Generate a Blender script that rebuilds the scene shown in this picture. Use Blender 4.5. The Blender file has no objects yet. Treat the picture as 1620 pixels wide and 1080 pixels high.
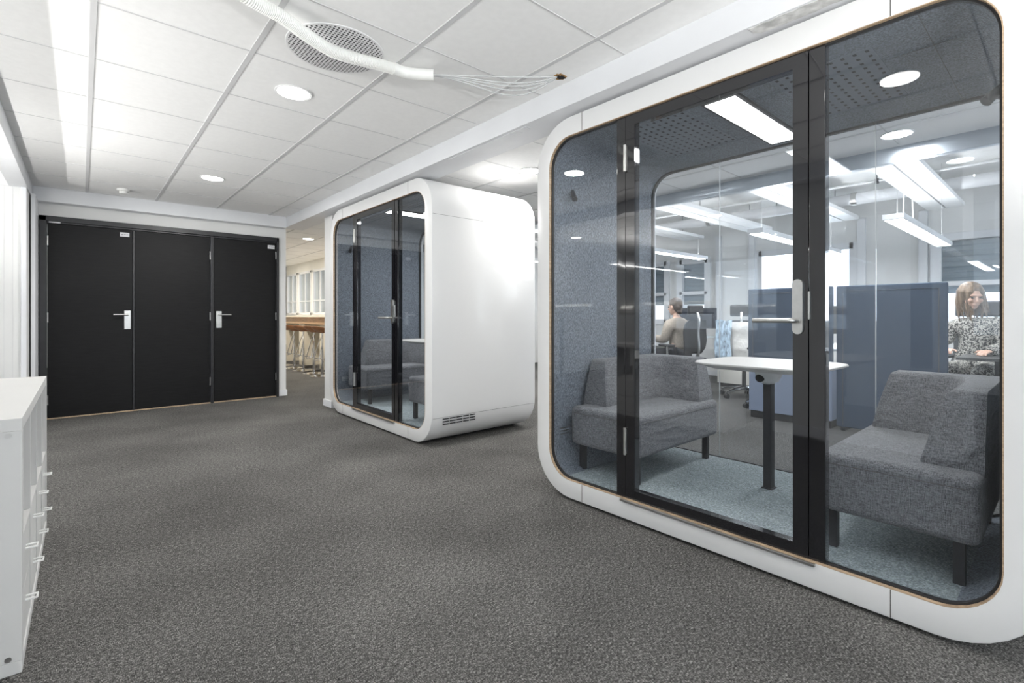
import bpy, bmesh, math, random
from mathutils import Vector, Matrix
random.seed(7)
PI = math.pi
SC = bpy.context.scene
COL = SC.collection

# ------------------------------------------------------------------ materials
def ramp(nt, fac, stops):
    r = nt.nodes.new('ShaderNodeValToRGB')
    while len(r.color_ramp.elements) < len(stops): r.color_ramp.elements.new(0.5)
    for e, (p, c) in zip(r.color_ramp.elements, stops):
        e.position = p; e.color = (c[0], c[1], c[2], 1)
    nt.links.new(fac, r.inputs[0]); return r.outputs[0]

def mat(name, col, rough=0.5, metal=0.0, spec=0.5, noise=None, bump=None, coat=0.0, emit=None, sheen=0.0):
    """noise=(scale, amount, stretch xyz)  bump=(scale, strength, distance, stretch)"""
    m = bpy.data.materials.new(name); m.use_nodes = True
    nt = m.node_tree; b = nt.nodes['Principled BSDF']
    b.inputs['Base Color'].default_value = (*col, 1); b.inputs['Roughness'].default_value = rough
    b.inputs['Metallic'].default_value = metal; b.inputs['Specular IOR Level'].default_value = spec
    b.inputs['Coat Weight'].default_value = coat
    if sheen: b.inputs['Sheen Weight'].default_value = sheen
    if emit:
        b.inputs['Emission Color'].default_value = (*emit[0], 1); b.inputs['Emission Strength'].default_value = emit[1]
    tc = None
    def coords(st):
        nonlocal tc
        if tc is None: tc = nt.nodes.new('ShaderNodeTexCoord')
        mp = nt.nodes.new('ShaderNodeMapping'); mp.inputs['Scale'].default_value = st
        nt.links.new(tc.outputs['Object'], mp.inputs[0]); return mp.outputs[0]
    if noise:
        n = nt.nodes.new('ShaderNodeTexNoise'); n.inputs['Scale'].default_value = noise[0]; n.inputs['Detail'].default_value = 3
        nt.links.new(coords(noise[2] if len(noise) > 2 else (1, 1, 1)), n.inputs['Vector'])
        a = noise[1]; lo = [max(0, c*(1-a)) for c in col]; hi = [min(1, c*(1+a)) for c in col]
        nt.links.new(ramp(nt, n.outputs['Fac'], [(0.32, lo), (0.68, hi)]), b.inputs['Base Color'])
    if bump:
        n = nt.nodes.new('ShaderNodeTexNoise'); n.inputs['Scale'].default_value = bump[0]; n.inputs['Detail'].default_value = 4
        nt.links.new(coords(bump[3] if len(bump) > 3 else (1, 1, 1)), n.inputs['Vector'])
        bp = nt.nodes.new('ShaderNodeBump'); bp.inputs['Strength'].default_value = bump[1]; bp.inputs['Distance'].default_value = bump[2]
        nt.links.new(n.outputs['Fac'], bp.inputs['Height']); nt.links.new(bp.outputs[0], b.inputs['Normal'])
    return m

def glass_mat(name, tint=(0.86, 0.89, 0.92), f0=0.045, rough=0.0):
    m = bpy.data.materials.new(name); m.use_nodes = True; nt = m.node_tree
    for n in list(nt.nodes): nt.nodes.remove(n)
    out = nt.nodes.new('ShaderNodeOutputMaterial'); mix = nt.nodes.new('ShaderNodeMixShader')
    tr = nt.nodes.new('ShaderNodeBsdfTransparent'); tr.inputs[0].default_value = (*tint, 1)
    gl = nt.nodes.new('ShaderNodeBsdfGlossy'); gl.inputs['Roughness'].default_value = rough; gl.inputs[0].default_value = (1, 1, 1, 1)
    g = nt.nodes.new('ShaderNodeNewGeometry'); dot = nt.nodes.new('ShaderNodeVectorMath'); dot.operation = 'DOT_PRODUCT'
    nt.links.new(g.outputs['Incoming'], dot.inputs[0]); nt.links.new(g.outputs['Normal'], dot.inputs[1])
    def M(op, a, b=None):
        n = nt.nodes.new('ShaderNodeMath'); n.operation = op
        for i, v in enumerate((a, b)):
            if v is None: continue
            if isinstance(v, (int, float)): n.inputs[i].default_value = v
            else: nt.links.new(v, n.inputs[i])
        return n.outputs[0]
    c = M('ABSOLUTE', dot.outputs['Value']); k = M('POWER', M('SUBTRACT', 1.0, c), 5.0)
    f = M('ADD', M('MULTIPLY', k, 1-f0), f0)
    nt.links.new(f, mix.inputs[0]); nt.links.new(tr.outputs[0], mix.inputs[1]); nt.links.new(gl.outputs[0], mix.inputs[2])
    nt.links.new(mix.outputs[0], out.inputs[0]); return m

def emit_mat(name, col, s):
    m = bpy.data.materials.new(name); m.use_nodes = True; nt = m.node_tree
    for n in list(nt.nodes): nt.nodes.remove(n)
    o = nt.nodes.new('ShaderNodeOutputMaterial'); e = nt.nodes.new('ShaderNodeEmission')
    e.inputs[0].default_value = (*col, 1); e.inputs[1].default_value = s
    nt.links.new(e.outputs[0], o.inputs[0]); return m

def carpet_mat(name, dark, mid, light, s1=300, s2=60):
    m = bpy.data.materials.new(name); m.use_nodes = True; nt = m.node_tree; b = nt.nodes['Principled BSDF']
    tc = nt.nodes.new('ShaderNodeTexCoord')
    def nz(sc, st, det=2):
        mp = nt.nodes.new('ShaderNodeMapping'); mp.inputs['Scale'].default_value = st
        mp.inputs['Rotation'].default_value = (0, 0, random.uniform(-.5, .5))
        nt.links.new(tc.outputs['Object'], mp.inputs[0])
        n = nt.nodes.new('ShaderNodeTexNoise'); n.inputs['Scale'].default_value = sc; n.inputs['Detail'].default_value = det
        nt.links.new(mp.outputs[0], n.inputs['Vector']); return n.outputs['Fac']
    a = nz(s1, (1, .38, 1)); c = nz(s1*.6, (.4, 1, 1)); d = nz(s2, (1, .8, 1)); e = nz(1.3, (1, 1, 1), 4)
    def M(op, x, y):
        n = nt.nodes.new('ShaderNodeMath'); n.operation = op
        for i, v in enumerate((x, y)):
            if isinstance(v, (int, float)): n.inputs[i].default_value = v
            else: nt.links.new(v, n.inputs[i])
        return n.outputs[0]
    f = M('ADD', M('MULTIPLY', a, .45), M('ADD', M('MULTIPLY', c, .3), M('ADD', M('MULTIPLY', d, .13), M('MULTIPLY', e, .12))))
    nt.links.new(ramp(nt, f, [(0.36, dark), (0.5, mid), (0.63, light)]), b.inputs['Base Color'])
    b.inputs['Roughness'].default_value = 1.0; b.inputs['Specular IOR Level'].default_value = 0.1
    bp = nt.nodes.new('ShaderNodeBump'); bp.inputs['Strength'].default_value = .5; bp.inputs['Distance'].default_value = .004
    nt.links.new(f, bp.inputs['Height']); nt.links.new(bp.outputs[0], b.inputs['Normal'])
    return m

def weave_mat(name, col, amt=.35, crease=.5):
    """woven upholstery: crossed fine threads plus soft creases"""
    m = bpy.data.materials.new(name); m.use_nodes = True; nt = m.node_tree; b = nt.nodes['Principled BSDF']
    tc = nt.nodes.new('ShaderNodeTexCoord'); outs = []
    for st in ((40, 300, 300), (300, 300, 40), (300, 40, 300)):
        mp = nt.nodes.new('ShaderNodeMapping'); mp.inputs['Scale'].default_value = st
        nt.links.new(tc.outputs['Object'], mp.inputs[0])
        n = nt.nodes.new('ShaderNodeTexNoise'); n.inputs['Scale'].default_value = 1.0; n.inputs['Detail'].default_value = 2
        nt.links.new(mp.outputs[0], n.inputs['Vector']); outs.append(n.outputs['Fac'])
    a = nt.nodes.new('ShaderNodeMath'); a.operation = 'ADD'; nt.links.new(outs[0], a.inputs[0]); nt.links.new(outs[1], a.inputs[1])
    c = nt.nodes.new('ShaderNodeMath'); c.operation = 'ADD'; nt.links.new(a.outputs[0], c.inputs[0]); nt.links.new(outs[2], c.inputs[1])
    d = nt.nodes.new('ShaderNodeMath'); d.operation = 'DIVIDE'; nt.links.new(c.outputs[0], d.inputs[0]); d.inputs[1].default_value = 3
    nt.links.new(ramp(nt, d.outputs[0], [(0.40, [x*(1-amt) for x in col]), (0.60, [x*(1+amt) for x in col])]), b.inputs['Base Color'])
    b.inputs['Roughness'].default_value = .95; b.inputs['Specular IOR Level'].default_value = .2; b.inputs['Sheen Weight'].default_value = .15
    mp = nt.nodes.new('ShaderNodeMapping'); mp.inputs['Scale'].default_value = (2.5, 7, 9); mp.inputs['Rotation'].default_value = (0.1, .2, .35)
    nt.links.new(tc.outputs['Object'], mp.inputs[0])
    n = nt.nodes.new('ShaderNodeTexNoise'); n.inputs['Scale'].default_value = 1.2; n.inputs['Detail'].default_value = 3; n.inputs['Distortion'].default_value = 1.0
    nt.links.new(mp.outputs[0], n.inputs['Vector'])
    b1 = nt.nodes.new('ShaderNodeBump'); b1.inputs['Strength'].default_value = crease; b1.inputs['Distance'].default_value = .02
    nt.links.new(n.outputs['Fac'], b1.inputs['Height'])
    b2 = nt.nodes.new('ShaderNodeBump'); b2.inputs['Strength'].default_value = .35; b2.inputs['Distance'].default_value = .002
    nt.links.new(d.outputs[0], b2.inputs['Height']); nt.links.new(b1.outputs[0], b2.inputs['Normal']); nt.links.new(b2.outputs[0], b.inputs['Normal'])
    return m

M = {}
M['white_wall'] = mat('white_wall', (.70, .70, .69), .7, noise=(3, .02), bump=(60, .05, .002))
M['white_trim'] = mat('white_trim', (.70, .71, .73), .45, noise=(4, .02))
M['tile'] = mat('ceiling_tile', (.88, .88, .875), .9, spec=.1, noise=(30, .015))
M['tbar'] = mat('ceiling_bar', (.62, .62, .625), .6, noise=(5, .02))
M['carpet'] = carpet_mat('grey_carpet', (.016, .0155, .015), (.082, .0795, .076), (.27, .262, .25))
M['pod_carpet'] = carpet_mat('pod_carpet', (.14, .16, .165), (.29, .33, .34), (.52, .57, .59), 260, 50)
M['shell'] = mat('pod_lacquer', (.73, .73, .727), .28, coat=.15, noise=(1.5, .01))
M['joint'] = mat('dark_joint', (.10, .095, .09), .8, noise=(20, .1))  # dark grey of joint lines, seams and welts
M['wood_edge'] = mat('plywood_edge', (.40, .29, .19), .5, noise=(12, .25, (1, 1, 12)))
M['rubber'] = mat('black_rubber', (.02, .02, .021), .6, noise=(40, .2))
M['black_frame'] = mat('black_gloss_frame', (.006, .006, .008), .06, spec=.5, coat=1.0, noise=(6, .1))
M['felt'] = mat('grey_felt', (.175, .195, .222), .95, spec=.1, noise=(150, .45, (1, 1, .6)), bump=(200, .3, .002))
M['felt_dark'] = mat('blue_felt', (.055, .078, .115), .95, spec=.1, noise=(160, .25), bump=(200, .3, .002))
M['sofa'] = weave_mat('sofa_weave', (.165, .167, .175), .55, .8)
M['dark_leg'] = mat('dark_metal_leg', (.025, .025, .028), .4, noise=(30, .1))
M['table_top'] = mat('white_laminate', (.62, .60, .57), .35, noise=(2, .02))
M['hw'] = mat('satin_steel', (.55, .545, .53), .32, metal=1.0, noise=(40, .05))
M['hole'] = mat('dark_hole', (.012, .012, .014), .9, noise=(50, .1))
M['pod_glass'] = glass_mat('pod_glass', (.93, .945, .96), .036)
M['glass'] = glass_mat('clear_glass', (.95, .97, .98), .04)
M['door'] = mat('black_veneer', (.0085, .0085, .009), .5, spec=.2, noise=(9, .25, (1, 1, 14)), bump=(60, .12, .001, (1, 1, .1)))
M['door_frame'] = mat('black_door_frame', (.016, .016, .018), .4, noise=(20, .1))
M['plate_label'] = mat('label_plastic', (.72, .72, .74), .5, noise=(60, .04))
M['label_ink'] = mat('label_ink', (.3, .3, .32), .6, noise=(60, .04))
M['threshold'] = mat('oak_threshold', (.45, .33, .22), .5, noise=(12, .2, (8, 1, 1)))
M['lamp'] = emit_mat('lamp_glow', (1, .985, .96), 14)
M['lamp_warm'] = emit_mat('lamp_glow_warm', (1, .9, .76), 9)
M['lamp_linear'] = emit_mat('lamp_glow_linear', (1, .99, .97), 9)
M['lamp_rim'] = mat('lamp_rim', (.8, .8, .8), .4, noise=(20, .02))
M['plastic_white'] = mat('white_plastic', (.76, .76, .74), .45, noise=(20, .02))
M['cable'] = mat('grey_cable', (.52, .53, .53), .5, noise=(20, .05))
M['hose'] = mat('white_conduit', (.80, .80, .775), .5, noise=(20, .02))
M['torn'] = mat('torn_board', (.30, .17, .06), .9, noise=(90, .8), bump=(120, .8, .01))
M['plaster'] = mat('rough_plaster', (.56, .56, .55), .9, noise=(18, .3, (1, 1, 1)), bump=(50, .5, .004))
M['shelf'] = mat('white_shelf_board', (.56, .557, .545), .5, noise=(3, .015))
M['steel_duct'] = mat('galvanised_steel', (.50, .54, .58), .28, metal=.85, noise=(3, .15), bump=(2, .3, .05, (1, .2, 3)))
M['raft'] = mat('white_raft', (.86, .86, .86), .5, noise=(4, .01))
M['raft_gap'] = mat('raft_gap', (.22, .22, .23), .7, noise=(4, .05))
M['blind'] = mat('grey_blind', (.16, .21, .25), .45, noise=(5, .08, (1, 1, 8)))
M['mesh_black'] = mat('black_mesh_fabric', (.02, .021, .024), .7, noise=(200, .4), bump=(250, .3, .001))
M['chrome'] = mat('chrome', (.75, .75, .76), .12, metal=1, noise=(20, .03))
M['screen_off'] = mat('dark_screen', (.012, .014, .022), .15, noise=(3, .2))
M['screen_on'] = emit_mat('lit_screen', (.55, .72, .82), .8)
M['desk_top'] = mat('pale_desk_top', (.55, .60, .60), .4, noise=(4, .05))
M['desk_dark'] = mat('dark_desk_top', (.06, .06, .06), .4, noise=(4, .1))
M['cab_blue'] = mat('blue_grey_cabinet', (.22, .26, .35), .5, noise=(3, .04))
M['cab_white'] = mat('cream_cabinet', (.62, .60, .55), .5, noise=(3, .04))
M['skin'] = mat('skin', (.55, .34, .25), .55, noise=(12, .08))
M['hair_brown'] = mat('brown_hair', (.035, .02, .013), .5, noise=(40, .5, (1, 1, .2)), bump=(60, .8, .01, (1, 1, .2)))
M['hair_blond'] = mat('dark_blond_hair', (.15, .10, .062), .5, noise=(40, .5, (1, 1, .2)), bump=(60, .8, .01, (1, 1, .2)))
M['sweater'] = mat('beige_knit', (.34, .29, .24), .9, noise=(60, .2), bump=(90, .5, .003))
M['trousers'] = mat('dark_trousers', (.03, .03, .035), .8, noise=(60, .2))
M['cloth_blue'] = mat('blue_white_cloth', (.36, .46, .55), .8, noise=(14, .6, (1, 3, 1)), bump=(12, .6, .02))
M['cloth_white'] = mat('white_quilted_jacket', (.72, .70, .66), .8, noise=(12, .08), bump=(12, .8, .02))
M['fur_brown'] = mat('brown_coat', (.13, .055, .03), .9, noise=(50, .6), bump=(60, .9, .01))
M['leather'] = mat('tan_leather', (.36, .17, .08), .4, noise=(20, .15))
M['bar_wood'] = mat('bar_oak', (.50, .33, .19), .4, noise=(6, .2, (8, 1, 8)))
M['cream'] = mat('cream_panel', (.80, .74, .62), .6, noise=(4, .02))
M['paint_cream'] = mat('cream_wall', (.74, .73, .69), .7, noise=(4, .02))
M['keys'] = mat('keyboard_black', (.03, .03, .03), .5, noise=(80, .4))
def speckle():
    m = bpy.data.materials.new('speckled_dress'); m.use_nodes = True; nt = m.node_tree; b = nt.nodes['Principled BSDF']
    tc = nt.nodes.new('ShaderNodeTexCoord'); v = nt.nodes.new('ShaderNodeTexNoise'); v.inputs['Scale'].default_value = 90; v.inputs['Detail'].default_value = 1
    nt.links.new(tc.outputs['Object'], v.inputs['Vector'])
    nt.links.new(ramp(nt, v.outputs['Fac'], [(0.46, (.02, .02, .022)), (0.54, (.5, .48, .43))]), b.inputs['Base Color'])
    b.inputs['Roughness'].default_value = .9; return m
M['dress'] = speckle()

def dots_mat(name, base, hole, p, half, limit=None, rnd=True, rough=.6):
    """regular field of punched holes: pitch p=(px,py), half size of a hole, optional field radius"""
    m = bpy.data.materials.new(name); m.use_nodes = True; nt = m.node_tree; b = nt.nodes['Principled BSDF']; b.inputs['Roughness'].default_value = rough
    tc = nt.nodes.new('ShaderNodeTexCoord'); sp = nt.nodes.new('ShaderNodeSeparateXYZ'); nt.links.new(tc.outputs['Object'], sp.inputs[0])
    def N(op, a, c=None):
        n = nt.nodes.new('ShaderNodeMath'); n.operation = op
        for i, v in enumerate((a, c)):
            if v is None: continue
            if isinstance(v, (int, float)): n.inputs[i].default_value = v
            else: nt.links.new(v, n.inputs[i])
        return n.outputs[0]
    u = N('SUBTRACT', N('FRACT', N('ADD', N('DIVIDE', sp.outputs['X'], p[0]), 100.5)), .5)
    v = N('SUBTRACT', N('FRACT', N('ADD', N('DIVIDE', sp.outputs['Y'], p[1]), 100.5)), .5)
    u = N('DIVIDE', N('MULTIPLY', u, p[0]), half[0]); v = N('DIVIDE', N('MULTIPLY', v, p[1]), half[1])
    e = 2 if rnd else 8
    d = N('LESS_THAN', N('ADD', N('POWER', N('ABSOLUTE', u), e), N('POWER', N('ABSOLUTE', v), e)), 1.0)
    if limit:
        r = N('ADD', N('MULTIPLY', sp.outputs['X'], sp.outputs['X']), N('MULTIPLY', sp.outputs['Y'], sp.outputs['Y']))
        d = N('MULTIPLY', d, N('LESS_THAN', r, limit*limit))
    mx = nt.nodes.new('ShaderNodeMix'); mx.data_type = 'RGBA'; nt.links.new(d, mx.inputs[0])
    mx.inputs[6].default_value = (*base, 1); mx.inputs[7].default_value = (*hole, 1)
    nt.links.new(mx.outputs[2], b.inputs['Base Color']); return m
M['perf'] = dots_mat('perforated_steel', (.78, .78, .78), (.01, .01, .01), (.0165, .0165), (.0052, .0052), .218)
M['felt_perf'] = dots_mat('punched_felt', (.17, .19, .22), (.006, .006, .008), (.052, .042), (.0105, .0065), rnd=False, rough=.95)

# ------------------------------------------------------------------ mesh builder
class MB:
    def __init__(s): s.v = []; s.f = []; s.bev = False
    def add(s, vs, fs):
        o = len(s.v); s.v += [tuple(v) for v in vs]; s.f += [tuple(i+o for i in f) for f in fs]; return s
    def addbm(s, bm):
        bm.verts.index_update(); s.add([v.co[:] for v in bm.verts], [[v.index for v in f.verts] for f in bm.faces]); bm.free(); return s
    def box(s, x0, x1, y0, y1, z0, z1, bev=0, seg=2):
        if x0 > x1: x0, x1 = x1, x0
        if y0 > y1: y0, y1 = y1, y0
        if z0 > z1: z0, z1 = z1, z0
        if not bev:
            return s.add([(x0,y0,z0),(x1,y0,z0),(x1,y1,z0),(x0,y1,z0),(x0,y0,z1),(x1,y0,z1),(x1,y1,z1),(x0,y1,z1)],
                         [(0,3,2,1),(4,5,6,7),(0,1,5,4),(1,2,6,5),(2,3,7,6),(3,0,4,7)])
        s.bev = True; bm = bmesh.new(); bmesh.ops.create_cube(bm, size=1)
        for v in bm.verts: v.co = Vector(((x0+x1)/2+v.co.x*(x1-x0), (y0+y1)/2+v.co.y*(y1-y0), (z0+z1)/2+v.co.z*(z1-z0)))
        bmesh.ops.bevel(bm, geom=list(bm.edges), offset=bev, segments=seg, profile=.5, affect='EDGES'); return s.addbm(bm)
    def cyl(s, p0, p1, r0, r1=None, n=16, cap=True):
        r1 = r0 if r1 is None else r1; p0 = Vector(p0); p1 = Vector(p1); d = (p1-p0).normalized()
        a = d.orthogonal().normalized(); b = d.cross(a); vs = []
        for p, r in ((p0, r0), (p1, r1)):
            for i in range(n):
                t = 2*PI*i/n; vs.append(p+(a*math.cos(t)+b*math.sin(t))*r)
        fs = [(i, (i+1) % n, n+(i+1) % n, n+i) for i in range(n)]
        if cap: fs += [tuple(range(n))[::-1], tuple(range(n, 2*n))]
        return s.add(vs, fs)
    def tube(s, pts, r, n=8, closed=False):
        pts = [Vector(p) for p in pts]; N = len(pts); vs = []; prev = None
        rr = r if isinstance(r, (list, tuple)) else [r]*N
        for i, p in enumerate(pts):
            t = (pts[min(i+1, N-1)]-pts[max(i-1, 0)]).normalized()
            a = t.orthogonal().normalized() if prev is None else (prev-t*prev.dot(t)).normalized()
            prev = a; b = t.cross(a)
            for k in range(n):
                q = 2*PI*k/n; vs.append(p+(a*math.cos(q)+b*math.sin(q))*rr[i])
        fs = [(i*n+k, i*n+(k+1) % n, (i+1)*n+(k+1) % n, (i+1)*n+k) for i in range(N-1) for k in range(n)]
        fs += [tuple(range(n))[::-1], tuple(range((N-1)*n, N*n))]
        return s.add(vs, fs)
    def lathe(s, prof, c=(0, 0, 0), n=32, closed=False):
        vs = []; m = len(prof)
        for r, z in prof:
            for k in range(n):
                q = 2*PI*k/n; vs.append((c[0]+r*math.cos(q), c[1]+r*math.sin(q), c[2]+z))
        fs = [(i*n+k, i*n+(k+1) % n, ((i+1) % m)*n+(k+1) % n, ((i+1) % m)*n+k) for i in range(m if closed else m-1) for k in range(n)]
        if not closed: fs += [tuple(range(n))[::-1], tuple(range((m-1)*n, m*n))]
        return s.add(vs, fs)
    def loft(s, loops, close=False, caps=True):
        n = len(loops[0]); L = len(loops); vs = [p for l in loops for p in l]; fs = []
        for i in range(L if close else L-1):
            j = (i+1) % L
            fs += [(i*n+k, i*n+(k+1) % n, j*n+(k+1) % n, j*n+k) for k in range(n)]
        if caps and not close: fs += [tuple(range(n))[::-1], tuple(range((L-1)*n, L*n))]
        return s.add(vs, fs)
    def prism(s, poly, axis, a, b):
        def P(p, t): return {'x': (t, p[0], p[1]), 'y': (p[0], t, p[1]), 'z': (p[0], p[1], t)}[axis]
        return s.loft([[P(p, a) for p in poly], [P(p, b) for p in poly]])
    def ell(s, c, r, n=16, m=10, rot=None):
        vs = []; R = rot or Matrix.Identity(3); c = Vector(c)
        for i in range(1, m):
            ph = PI*i/m
            for k in range(n):
                q = 2*PI*k/n; vs.append(c+R @ Vector((r[0]*math.sin(ph)*math.cos(q), r[1]*math.sin(ph)*math.sin(q), r[2]*math.cos(ph))))
        top = len(vs); vs.append(c+R @ Vector((0, 0, r[2]))); bot = len(vs); vs.append(c+R @ Vector((0, 0, -r[2])))
        fs = [(i*n+k, (i+1)*n+k, (i+1)*n+(k+1) % n, i*n+(k+1) % n) for i in range(m-2) for k in range(n)]
        fs += [(top, k, (k+1) % n) for k in range(n)] + [(bot, (m-2)*n+(k+1) % n, (m-2)*n+k) for k in range(n)]
        return s.add(vs, fs)

ROOT = {}
def tag(o, label=None, cat=None, group=None, kind=None):
    if label: o['label'] = label
    if cat: o['category'] = cat
    if group: o['group'] = group
    if kind: o['kind'] = kind
    return o
def thing(name, label, cat, loc=(0, 0, 0), rz=0, group=None):
    o = bpy.data.objects.new(name, None); COL.objects.link(o); o.empty_display_size = .1
    o.location = loc; o.rotation_euler = (0, 0, rz); ROOT[o.name] = Vector((0, 0, 0))
    return tag(o, label, cat, group)
def obj(name, mb, m, parent=None, smooth=40, off=None):
    """one mesh object; off = world point its vertices are measured from"""
    me = bpy.data.meshes.new(name)
    vs = mb.v if off is None else [(x-off[0], y-off[1], z-off[2]) for x, y, z in mb.v]
    me.from_pydata(vs, [], mb.f); me.update()
    bm = bmesh.new(); bm.from_mesh(me); bmesh.ops.recalc_face_normals(bm, faces=bm.faces); bm.to_mesh(me); bm.free()
    me.materials.append(m)
    if smooth:
        me.shade_smooth(); me.set_sharp_from_angle(angle=math.radians(smooth))
    o = bpy.data.objects.new(name, me); COL.objects.link(o)
    if mb.bev and smooth:
        wn = o.modifiers.new('weighted_normal', 'WEIGHTED_NORMAL'); wn.keep_sharp = True
    if parent: o.parent = parent
    elif off is not None: o.location = off
    return o
def struct(name, mb, m, parent=None, smooth=40):
    o = obj(name, mb, m, parent, smooth)
    if not parent: o['kind'] = 'structure'
    return o
def kids(o): return [c for c in bpy.data.objects if c.parent == o]
def copy_tree(o, parent=None):
    c = o.copy(); COL.objects.link(c); c.parent = parent
    for ch in kids(o): copy_tree(ch, c)
    return c
def dup(o, loc, rz=None, label=None, group=None):
    c = copy_tree(o); c.location = loc
    if rz is not None: c.rotation_euler = (0, 0, rz)
    if label: c['label'] = label
    if group: c['group'] = group
    return c
def light(name, kind, loc, power, col=(1, 1, 1), size=.1, size_y=None, rot=(0, 0, 0), parent=None, spot=None, blend=.5, spread=None):
    d = bpy.data.lights.new(name, kind); d.energy = power; d.color = col
    if kind == 'AREA':
        if size_y: d.shape = 'RECTANGLE'; d.size = size; d.size_y = size_y
        else: d.shape = 'DISK'; d.size = size
        if spread: d.spread = spread
    elif kind == 'SPOT': d.spot_size = spot; d.spot_blend = blend; d.shadow_soft_size = size
    else: d.shadow_soft_size = size
    o = bpy.data.objects.new(name, d); COL.objects.link(o); o.location = loc; o.rotation_euler = rot
    if parent: o.parent = parent
    return o

# ------------------------------------------------------------------ camera
cam = bpy.data.cameras.new('camera'); co = bpy.data.objects.new('camera', cam); COL.objects.link(co)
co.location = (0, 0, 1.08); co.rotation_euler = (PI/2, 0, -math.atan(680/779)); cam.sensor_width = 36
cam.lens = 36*779/1620; cam.shift_y = -41/1620; cam.clip_start = .02; cam.clip_end = 100
SC.camera = co

HC = 2.39       # tile ceiling
HB = 2.255      # underside of the boxed beams
XP = 2.14       # plane of the pod fronts
XO = 4.79       # start of the open office
XF = 8.60       # facade
HO = 2.80       # raw ceiling of the office

# ------------------------------------------------------------------ the setting
struct('floor', MB().box(-5.2, 9.2, -3.7, 14.2, -.08, 0), M['carpet'])
def ceiling_slab():
    m = MB(); m.box(-5.2, XO, -3.7, 14.2, HC, HC+.1); return m
struct('ceiling', ceiling_slab(), M['tile'])
g = MB()
for i in range(-8, 8):
    x = .0365+.5995*i
    if -5 < x < 4.7: g.box(x-.012, x+.012, -3.6, 14.0, HC-.004, HC+.002)
for j in range(-6, 24):
    y = 3.29+.6*j-2.4
    if -3.6 < y < 14: g.box(-5, 4.7, y-.0045, y+.0045, HC-.002, HC+.002)
struct('ceiling_grid', g, M['tbar'])
struct('ceiling_office', MB().box(XO, 9.2, -3.7, 8.4, HO, HO+.1), M['white_wall'])
# bulkheads / boxed beams
struct('trim_1', MB().box(2.05, 2.30, -3.6, 7.04, HB, HC, .004), M['white_trim'])       # beam along the pods
struct('trim_2', MB().box(-.5, -.375, -3.6, 7.04, 2.25, HC, .004), M['white_trim'])     # beam along the left
struct('trim_3', MB().box(-.375, 2.05, 6.91, 7.04, HB-.01, HC, .004), M['white_trim'])  # beam over the doors
struct('trim_4', MB().box(XO-.03, XO+.03, -3.6, 8.4, 2.27, HO, .004), M['steel_duct'])
# door wall
X0, X1, ZT = -.334, 1.98, 2.115
w = MB(); w.box(-.375, X0, 7.04, 7.24, 0, HC); w.box(X1, 2.08, 7.04, 7.24, 0, HC); w.box(X0, X1, 7.04, 7.24, ZT, HC)
struct('wall_back', w, M['white_wall'])
struct('baseboard_back', MB().box(X1+.002, 2.092, 7.026, 7.04, 0, .08, .003).box(2.08, 2.092, 7.03, 7.25, 0, .08, .003), M['white_trim'])
struct('wall_left', MB().box(-5.2, -.384, 6.32, 7.3, 0, HC), M['white_wall'])
# grooves of the panel wall at left
struct('trim_5', MB().box(-.42, -.384, 6.305, 6.32, 0, 2.25, .003).box(-.372, -.340, 6.6, 7.04, 0, 2.25, .003), M['white_trim'])
struct('trim_6', MB().box(-.475, -.472, 6.3185, 6.32, 0, 2.25).box(-.53, -.528, 6.3185, 6.32, 0, 2.25).box(-1.2, -.384, 6.3185, 6.32, 2.246, 2.25), M['tbar'])
# pillar in the left zone (seen mirrored in the glass)
struct('wall_pillar', MB().box(-1.15, -.56, .55, 1.85, 0, HC), M['white_wall'])
struct('baseboard_pillar', MB().box(-1.165, -.545, .535, 1.865, 0, .09, .003), M['white_trim'])
# post beside the far pod
struct('wall_post', MB().box(2.20, 2.62, 5.72, 5.95, 0, HC), M['white_wall'])
struct('baseboard_post', MB().box(2.185, 2.635, 5.705, 5.965, 0, .08, .003), M['white_trim'])
# facade with windows:  (y0, y1, z0, z1)
WIN = [(6.35, 7.5, .95, 2.10), (5.25, 5.80, .95, 2.08), (4.42, 4.97, .95, 2.08), (2.16, 3.515, .95, 2.10), (.30, 1.23, .95, 2.10), (-1.7, -.3, .95, 2.10)]
w = MB(); ys = sorted([-3.7]+[a for q in WIN for a in q[:2]]+[8.4])
for i in range(0, len(ys)-1, 2): w.box(XF, XF+.3, ys[i], ys[i+1], 0, HO)
for a, b, c, d in WIN: w.box(XF, XF+.3, a, b, 0, c); w.box(XF, XF+.3, a, b, d, HO)
struct('wall_right', w, M['white_wall'])
struct('wall_office_end', MB().box(4.10, 9.2, 8.2, 8.4, 0, HO), M['white_wall'])
for i, (a, b, c, d) in enumerate(WIN):
    f = MB(); x0, x1 = XF-.03, XF+.05; t = .055
    f.box(x0, x1, a-.06, a+t, c-.05, d+.06, .004).box(x0, x1, b-t, b+.06, c-.05, d+.06, .004)
    f.box(x0, x1, a, b, c-.05, c+t, .004).box(x0, x1, a, b, d-t+.02, d+.06, .004)
    if b-a < 1.0: f.box(x0, x1, a, b, 1.47, 1.53, .004)
    else: f.box(x0+.01, x1, (a+b)/2-.03, (a+b)/2+.03, c, d, .004)
    wo = struct('window_%d' % (i+1), f, M['white_trim'])
    p = obj('pane', MB().box(XF+.02, XF+.028, a+.03, b-.03, c+.03, d-.03), M['glass'], wo)
# curtain-like pilasters between windows
f = MB()
for y in (4.20, 3.62, 2.06, 1.36): f.box(XF-.06, XF, y-.05, y+.05, 0, HO-.3, .01)
struct('trim_7', f, M['white_trim'])
struct('baseboard_right', MB().box(XF-.015, XF, -3.6, 8.2, 0, .08), M['white_trim'])

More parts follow.
